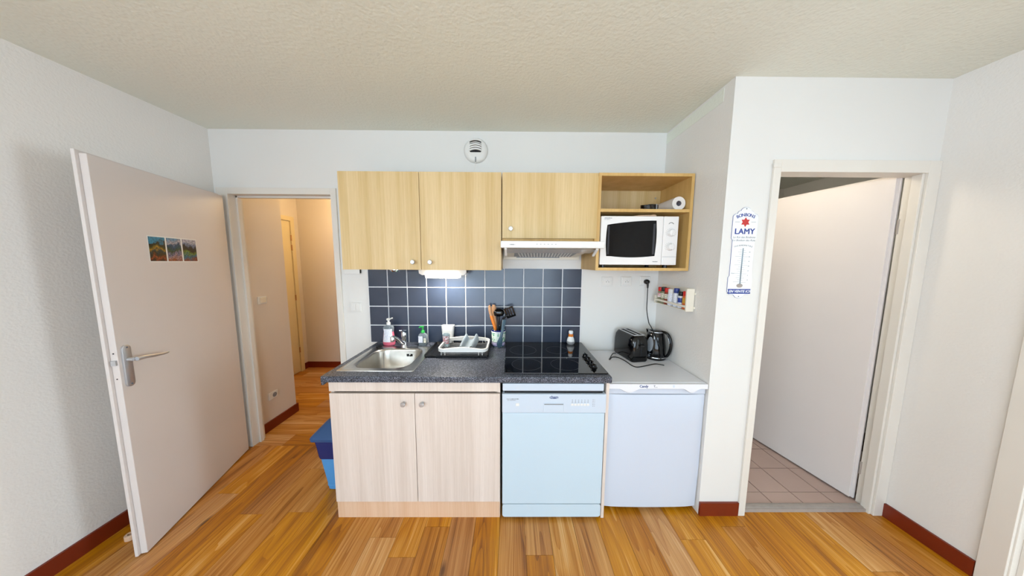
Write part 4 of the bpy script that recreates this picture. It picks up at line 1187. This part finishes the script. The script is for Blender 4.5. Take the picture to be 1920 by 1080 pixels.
c = thing('dish_rack', 'white plastic dish drying rack with wire base on a black tray', 'rack', (-.33, 1.83, ZW+.016))
KX, KY, KW, KH = -.327, 1.838, .345, .275
Nn = 7
lo_o, lo_i = rrect(KX, KY, KW, KH, .05, Nn), rrect(KX, KY, KW-.022, KH-.022, .04, Nn)


def dens(lp, per=6):
    out = []
    for i in range(len(lp)):
        a, b = lp[i], lp[(i+1) % len(lp)]
        d_ = math.hypot(b[0]-a[0], b[1]-a[1])
        m_ = per*3 if d_ > .08 else 1
        for j in range(m_): out.append((a[0]+(b[0]-a[0])*j/m_, a[1]+(b[1]-a[1])*j/m_))
    return out


do, di = dens(lo_o), dens(lo_i)


def wz(x, y):
    s = max(0, math.cos((x-KX)/(KW*.5)*PI/2)) if abs(x-KX) < KW/2 else 0
    return .014*s**2 if abs(y-KY) > KH*.40 else 0


zr = ZW+.040
rk = bmesh.new()
loft(rk, [[(x, y, zr) for x, y in do], [(x, y, zr+.020+wz(x, y)) for x, y in do], [(x, y, zr+.022+wz(x, y)) for x, y in [((a[0]+b[0])/2, (a[1]+b[1])/2) for a, b in zip(do, di)]], [(x, y, zr+.020+wz(x, y)) for x, y in di], [(x, y, zr) for x, y in di], [(x, y, zr) for x, y in do]], False, False)
fr = obj('frame', rk, 'white', c, smooth=40)
for x in (-.47, -.445, -.215, -.19):
    for y in (1.708, 1.968):
        w_ = bmesh.new(); tube(w_, [(x, y, zr+.004), (x, y, ZW+.0172)], .002, 6); obj('wire_foot', w_, 'white', c)
for i in range(9):
    w_ = bmesh.new(); yy = 1.725+.0285*i; tube(w_, [(KX-KW/2+.012, yy, zr+.006), (KX-KW/2+.03, yy, ZW+.022), (KX+KW/2-.03, yy, ZW+.022), (KX+KW/2-.012, yy, zr+.006)], .0016, 6); obj('base_wire', w_, 'grey', c)

ch_ = bmesh.new()
loft(ch_, [at(rrect(-.493, 2.004, .075, .046, .012), ZW+.0168), at(rrect(-.493, 2.010, .100, .060, .018), ZW+.150), at(rrect(-.493, 2.010, .095, .055, .016), ZW+.150), at(rrect(-.493, 2.004, .070, .041, .011), ZW+.022)])
single('cutlery_holder', ch_, 'white', 'white plastic cutlery cup behind the left back corner of the dish rack', 'cutlery holder', smooth=40)
c = thing('drinking_glass', 'small glass with pink and red print standing in the dish rack', 'glass', (-.478, 1.885, ZW+.024))
obj('tumbler', lathe(bmesh.new(), [(.023, ZW+.0245), (.028, ZW+.115), (.0262, ZW+.115), (.0215, ZW+.030), (0, ZW+.030)], -.478, 1.885, 24, True, False), 'clear', c, smooth=40)
obj('print', loft(bmesh.new(), [[(-.478+r*math.sin(t), 1.885-r*math.cos(t), z) for t in [-1.1+2.2*i/10 for i in range(11)]] for r, z in ((.0247, ZW+.045), (.0280, ZW+.105))], False, False, closed=False), 'pinkcard', c)

ph = bmesh.new()
wave = [(-.062, .0), (-.055, .062), (-.046, .080), (-.036, .078), (-.030, .060), (-.020, .026), (-.008, .012), (.008, .012), (.020, .026), (.030, .060), (.036, .078), (.046, .080), (.055, .062), (.062, 0)]
wv = smooth_path([(u, 0, v) for u, v in wave], 3)
L0 = [(-.312+p.x*.9, 1.765, ZW+.030+p.z*.40) for p in wv]; L1 = [(-.292+p.x*.9, 1.905, ZW+.062+p.z*.62) for p in wv]
L0b = [(a, b, z_-.0025) for a, b, z_ in L0]; L1b = [(a, b, z_-.0025) for a, b, z_ in L1]
loft(ph, [L0, L1, L1b, L0b, L0], False, False, closed=False)
single('plate_holder', ph, 'clearplastic', 'clear wavy plastic holder lying in the dish rack', 'plate holder', smooth=60)

# utensil crock and utensils
c = thing('utensil_crock', 'painted ceramic utensil pot with green leaves and navy bands', 'crock', (-.091, 1.968, ZW), 0, local=True)
obj('body', lathe(bmesh.new(), [(.046, .001), (.049, .004), (.052, .04), (.0545, .095), (.0555, .128), (.052, .128), (.049, .010), (0, .010)], n=32, cap1=False), 'crockprint', c, smooth=40)
for z0_, z1_, m in ((.122, .134, 'navyglaze'), (.036, .041, 'navyglaze'), (.012, .036, 'crockviolet'), (.006, .012, 'navyglaze'), (.110, .122, 'enamel')):
    rr = lambda z: .0492+.0062*min(z, .13)/.13+.0009
    obj('band', lathe(bmesh.new(), [(rr(z0_)-.0006, z0_), (rr(z0_)+.0003, z0_+.001), (rr(z1_)+.0003, z1_-.001), (rr(z1_)-.0006, z1_)], n=32, cap0=False, cap1=False), m, c, smooth=40)
cx, cy = -.091, 1.968


def flat_tool(pts, mat):
    """pts: (x, y, z, half-width, half-thickness) relative to the crock base"""
    bm = bmesh.new()
    P = [Vector((cx+a, cy+b, ZW+z)) for a, b, z, w, t in pts]
    loops = []
    for i, (p, q) in enumerate(zip(P, pts)):
        d_ = (P[min(i+1, len(P)-1)]-P[max(i-1, 0)]).normalized(); s = d_.cross(Vector((0, -1, 0))).normalized(); up = s.cross(d_)
        loops.append([p+s*q[3]*math.cos(a)+up*q[4]*math.sin(a) for a in [2*PI*j/10 for j in range(10)]])
    return loft(bm, loops)


c = thing('wooden_spatula', 'wooden spatula with orange lower part in the utensil pot', 'spatula', (cx, cy, ZW+.012))
obj('orange_sleeve', flat_tool([(.005, .0, .012, .009, .005), (-.015, .004, .10, .010, .005), (-.040, .008, .18, .012, .006), (-.056, .010, .235, .013, .006)], 'orange'), 'orange', c, smooth=60)
obj('blade', flat_tool([(-.055, .010, .232, .011, .005), (-.062, .011, .26, .013, .005), (-.067, .012, .29, .013, .005), (-.070, .012, .310, .009, .004), (-.0705, .012, .318, .003, .002)], 'beech'), 'beech', c, smooth=60)
sp_o = flat_tool([(.0, .01, .014, .007, .004), (-.012, .02, .12, .007, .004), (-.030, .03, .22, .009, .005), (-.036, .033, .265, .017, .006), (-.038, .035, .295, .018, .006), (-.039, .036, .318, .010, .004)], 'beech')
single('wooden_spoon', sp_o, 'beech', 'reddish wooden spoon behind the orange spatula', 'spoon', smooth=60)
c = thing('black_ladle', 'black nylon ladle with round head in the utensil pot', 'ladle', (cx, cy, ZW+.012))
obj('handle', flat_tool([(-.01, -.01, .012, .009, .006), (-.006, -.012, .13, .010, .006), (.000, -.012, .235, .011, .007)], 'black'), 'black', c, smooth=60)
bm = bmesh.new(); bmesh.ops.create_uvsphere(bm, u_segments=20, v_segments=12, radius=1)
bmesh.ops.delete(bm, geom=[v for v in bm.verts if v.co.y < -.05], context='VERTS')
bmesh.ops.solidify(bm, geom=bm.faces[:], thickness=.06)
bmesh.ops.transform(bm, matrix=Matrix.Translation((cx+.004, cy-.004, ZW+.262)) @ Matrix.Rotation(.5, 4, 'X') @ Matrix.Diagonal((.042, .030, .036, 1)), verts=bm.verts)
obj('bowl', bm, 'blackgloss', c, smooth=60)
bmb = boxes([(cx-.034, cx+.036, cy-.030, cy-.014, ZW+.240, ZW+.285)], bev=.012)
obj('lip', bmb, 'blackgloss', c, smooth=60)
c = thing('slotted_turner', 'black slotted turner leaning right in the utensil pot', 'turner', (cx, cy, ZW+.012))
obj('handle', flat_tool([(-.005, .02, .012, .008, .005), (.012, .02, .13, .009, .005), (.038, .012, .215, .009, .005)], 'black'), 'black', c, smooth=60)
T = Matrix.Translation((cx+.088, cy+.004, ZW+.262)) @ Matrix.Rotation(-.35, 4, 'Y') @ Matrix.Rotation(.12, 4, 'X')
hd_ = bmesh.new()
for a in ((-.036, -.022), (-.012, -.004), (.006, .014), (.026, .038)): box(hd_, a[0], a[1], -.003, .003, -.028, .036)
box(hd_, -.036, .038, -.003, .003, .032, .044); box(hd_, -.036, .038, -.003, .003, -.04, -.026)
bmesh.ops.transform(hd_, matrix=T, verts=hd_.verts)
obj('head', hd_, 'blackgloss', c)
nb = bmesh.new(); tube(nb, [(cx+.036, cy+.012, ZW+.212), (cx+.056, cy+.008, ZW+.232), (cx+.078, cy+.006, ZW+.242)], .008, 8, smooth=3)
obj('neck', nb, 'black', c, smooth=60)
hs_ = flat_tool([(.046, -.030, .212, .015, .004), (.040, -.050, .178, .013, .004), (.032, -.068, .135, .010, .004), (.022, -.070, .085, .011, .004), (.014, -.067, .050, .020, .005), (.010, -.065, .025, .021, .004), (.008, -.064, .006, .010, .003)], 'slate')
single('grey_spoon', hs_, 'slate', 'slate grey nylon spoon leaning on the front of the utensil pot', 'spoon', smooth=60)

c = thing('salt_shaker', 'white and orange figurine shaker at the back corner of the hob', 'shaker', (.484, 2.005, ZW+.0062))
zz = ZW+.0064
obj('body', lathe(bmesh.new(), [(.024, zz), (.029, zz+.006), (.030, zz+.022), (.026, zz+.042), (.018, zz+.060)], .484, 2.005), 'enamel', c, smooth=50)
obj('base_band', lathe(bmesh.new(), [(.0292, zz+.004), (.0304, zz+.008), (.0306, zz+.018), (.0300, zz+.022)], .484, 2.005, 24, False, False), 'grey', c, smooth=50)
obj('collar', lathe(bmesh.new(), [(.018, zz+.058), (.020, zz+.064), (.018, zz+.076), (.014, zz+.080)], .484, 2.005), 'orange', c, smooth=50)
obj('cap', lathe(bmesh.new(), [(.014, zz+.079), (.017, zz+.084), (.018, zz+.098), (.014, zz+.106), (0, zz+.107)], .484, 2.005), 'enamel', c, smooth=50)

# ------------------------------------------------------------------ on the fridge
c = thing('toaster', 'black two-slot toaster on the fridge', 'toaster', (.918, 1.909, ZF+.0002), math.radians(9), local=True)
tbm = bmesh.new()
sec = []
for w, l, z, r in ((.128, .242, .006, .02), (.134, .248, .014, .025), (.138, .252, .06, .03), (.138, .252, .12, .034), (.130, .246, .160, .036), (.112, .232, .180, .038), (.090, .216, .190, .03)):
    sec.append(at(rrect(0, 0, w, l, r, 6), z))
loft(tbm, sec)
bd = obj('body', tbm, 'blackgloss', c, smooth=50)
obj('base', loft(bmesh.new(), [at(rrect(0, 0, .120, .235, .02), .0), at(rrect(0, 0, .126, .240, .02), .010)]), 'black', c)
plt = bmesh.new(); loft(plt, [at(rrect(0, 0, .088, .206, .006), .190), at(rrect(0, 0, .088, .206, .006), .1925)])
tp_ = obj('top_plate', plt, 'alu', c)
for a in (-.020, .020): obj('slot', B(a-.012, a+.012, -.085, .085, .1924, .1930), 'darkgap', tp_)
obj('lever', B(-.014, .014, -.142, -.124, .118, .132, bev=.004), 'black', c)
obj('lever_track', B(-.004, .004, -.1275, -.1245, .05, .15), 'darkgap', c)
cd = bmesh.new()
wp = [(.832, 1.965), (.795, 1.93), (.745, 1.855), (.733, 1.830), (.765, 1.858), (.815, 1.868), (.838, 1.80), (.845, 1.73), (.858, 1.700), (.885, 1.697), (.95, 1.722), (1.02, 1.750), (1.05, 1.744), (1.075, 1.727)]
Minv = (Matrix.Translation((.918, 1.909, ZF)) @ Matrix.Rotation(math.radians(9), 4, 'Z')).inverted()
tube(cd, [Minv @ Vector((a, b, ZF+.0036+(.008 if i in (1, 4) else 0))) for i, (a, b) in enumerate(wp)], .0034, 8, smooth=6)
obj('cord', cd, 'cable', c, smooth=60)

KXc, KYc = 1.094, 1.884
c = thing('kettle', 'black electric kettle with grey water gauge beside the toaster', 'kettle', (KXc, KYc, ZF+.0002), math.radians(-52), local=True)
obj('base', lathe(bmesh.new(), [(.070, .0), (.073, .004), (.073, .014), (.069, .018)], n=32), 'black', c, smooth=40)
obj('base_ring', lathe(bmesh.new(), [(.0730, .015), (.0742, .017), (.0742, .0205), (.0730, .0225)], n=32, cap0=False, cap1=False), 'chrome', c, smooth=40)
kp = [(.069, .018), (.0725, .022), (.0725, .05), (.070, .10), (.064, .15), (.056, .190), (.050, .203)]
obj('body', lathe(bmesh.new(), kp, n=36), 'blackgloss', c, smooth=50)
obj('lid', lathe(bmesh.new(), [(.051, .202), (.051, .209), (.040, .215), (0, .217)], n=32), 'blackgloss', c, smooth=40)
obj('lid_ring', lathe(bmesh.new(), [(.0505, .201), (.0522, .203), (.0522, .206), (.051, .208)], n=32, cap0=False, cap1=False), 'alu', c, smooth=40)
hp = [(.036, 0, .208), (.060, 0, .209), (.086, 0, .194), (.104, 0, .155), (.108, 0, .110), (.100, 0, .065), (.084, 0, .034), (.064, 0, .030)]
hk = bmesh.new(); P_ = smooth_path(hp, 6); L_ = []
for i, p in enumerate(P_):
    d_ = (P_[min(i+1, len(P_)-1)]-P_[max(i-1, 0)]).normalized(); s_ = Vector((0, 1, 0)); up = s_.cross(d_)
    L_.append([p+s_*.0125*math.cos(a)+up*.0085*math.sin(a) for a in [2*PI*j/12 for j in range(12)]])
loft(hk, L_)
ho = obj('handle', hk, 'blackgloss', c, smooth=60)
ht = bmesh.new(); tube(ht, [(a-.0095+(.004 if i in (0, 5) else 0), -.004, z*.955+.004) for i, (a, b, z) in enumerate(hp[1:-1])], .0022, 6, smooth=5)
obj('handle_trim', ht, 'chrome', ho, smooth=60)


def krad(z):
    for (r0, z0_), (r1, z1_) in zip(kp, kp[1:]):
        if z0_ <= z <= z1_: return r0+(r1-r0)*(z-z0_)/(z1_-z0_)
    return .05


gl_ = bmesh.new(); loops = []
for k_ in range(3):
    e_ = (.0002, .0024, .0030)[k_]; sh = (1, 1, .82)[k_]
    lp = []
    for i in range(24):
        a = 2*PI*i/24; th = math.radians(-98)+.34*math.cos(a)*sh; z = .115+.055*math.sin(a)*sh
        lp.append(((krad(z)+e_)*math.cos(th), (krad(z)+e_)*math.sin(th), z))
    loops.append(lp)
loft(gl_, loops, True, True)
obj('water_gauge', gl_, 'grey', c, smooth=40)
obj('spout', loft(bmesh.new(), [[(-.044, -.016, .165), (-.058, -.008, .165), (-.058, .008, .165), (-.044, .016, .165)], [(-.046, -.018, .207), (-.070, -.005, .210), (-.070, .005, .210), (-.046, .018, .207)]]), 'blackgloss', c, smooth=60)
kl = print_line(-.017, .017, -.0733, .048, .009, 'alu', c, 7); kl.data.transform(Matrix.Rotation(math.radians(-8), 4, 'Z'))
sw = lathe_axis([(.008, 0), (.008, .002), (.0055, .002), (.0055, .001), (0, .001)], (0, -.0722, .031), '-y', 16); bmesh.ops.transform(sw, matrix=Matrix.Rotation(math.radians(-8), 4, 'Z'), verts=sw.verts)
obj('switch', sw, 'grey', c)

# ------------------------------------------------------------------ bin and door stop
c = thing('waste_bin', 'light blue waste bin with navy bag and lid beside the sink cabinet', 'bin', (-1.155, 1.74, 0))


def binsec(z, g_=0):
    s = z/.40
    x0_, x1_ = -1.246-.050*s-g_, -1.075+.006*s+g_
    y0_, y1_ = 1.628-.030*s-g_, 1.87+.030*s+g_
    return at(rrect((x0_+x1_)/2, (y0_+y1_)/2, x1_-x0_, y1_-y0_, .025), z)


obj('body', loft(bmesh.new(), [binsec(.001, -.006), binsec(.008), binsec(.03), binsec(.032, .002), binsec(.038, .002), binsec(.04), binsec(.395)]), 'binblue', c, smooth=30)
bgm = bmesh.new(); loft(bgm, [binsec(.245, .004), binsec(.26, .006), binsec(.33, .005), binsec(.392, .007)], False, False)
obj('bag', bgm, 'binbag', c, smooth=30)
lid = bmesh.new(); loft(lid, [binsec(.385, .020), binsec(.402, .020), binsec(.412, .012), at(rrect(-1.175, 1.755, .17, .22, .04), .47), at(rrect(-1.165, 1.76, .10, .15, .03), .492)])
obj('lid', lid, 'binlid', c, smooth=30)
c = thing('door_stop', 'small pale wooden door stop on the floor by the left baseboard', 'door stop', (-2.135, 1.318, 0))
obj('block', lathe(bmesh.new(), [(.021, 0), (.022, .002), (.022, .026), (.020, .028), (.011, .028), (.011, .018), (0, .018)], -2.135, 1.318, 24), 'pine', c, smooth=40)
obj('screw', lathe(bmesh.new(), [(.006, .018), (.006, .021)], -2.135, 1.318, 10), 'alu', c)

# ------------------------------------------------------------------ bathroom fill lamp, added unseen to lighten its ceiling
c = thing('ceiling_lamp', 'small round unseen fill lamp added to the bathroom ceiling', 'lamp', (1.58, 1.98, 2.40))
obj('mount', lathe(bmesh.new(), [(.10, 2.46), (.10, 2.445)], 1.58, 1.98, 28), 'white', c)
obj('shade', lathe(bmesh.new(), [(.12, 2.445), (.12, 2.42), (.08, 2.395), (0, 2.39)], 1.58, 1.98, 28), 'lampglow', c, smooth=50)
bl = bpy.data.lights.new('bath_fill_light', 'POINT'); bl.energy = 5; bl.color = (1, .86, .68); bl.shadow_soft_size = .1
bo_ = bpy.data.objects.new('bath_fill_light', bl); COL.objects.link(bo_); bo_.location = (1.58, 1.98, 2.30)

# ------------------------------------------------------------------ hallway lamp
c = thing('ceiling_lamp', 'round warm ceiling lamp of the hallway', 'lamp', (-2.02, 3.20, 2.45))
obj('mount', lathe(bmesh.new(), [(.11, H), (.11, H-.02)], -2.02, 3.20, 28), 'white', c)
obj('shade', lathe(bmesh.new(), [(.14, H-.02), (.14, H-.05), (.10, H-.085), (0, H-.09)], -2.02, 3.20, 28), 'hallglow', c, smooth=50)
hl = bpy.data.lights.new('hall_lamp_light', 'POINT'); hl.energy = 13; hl.color = (1, .76, .42); hl.shadow_soft_size = .12
ho_ = bpy.data.objects.new('hall_lamp_light', hl); COL.objects.link(ho_); ho_.location = (-2.02, 3.20, 2.33)
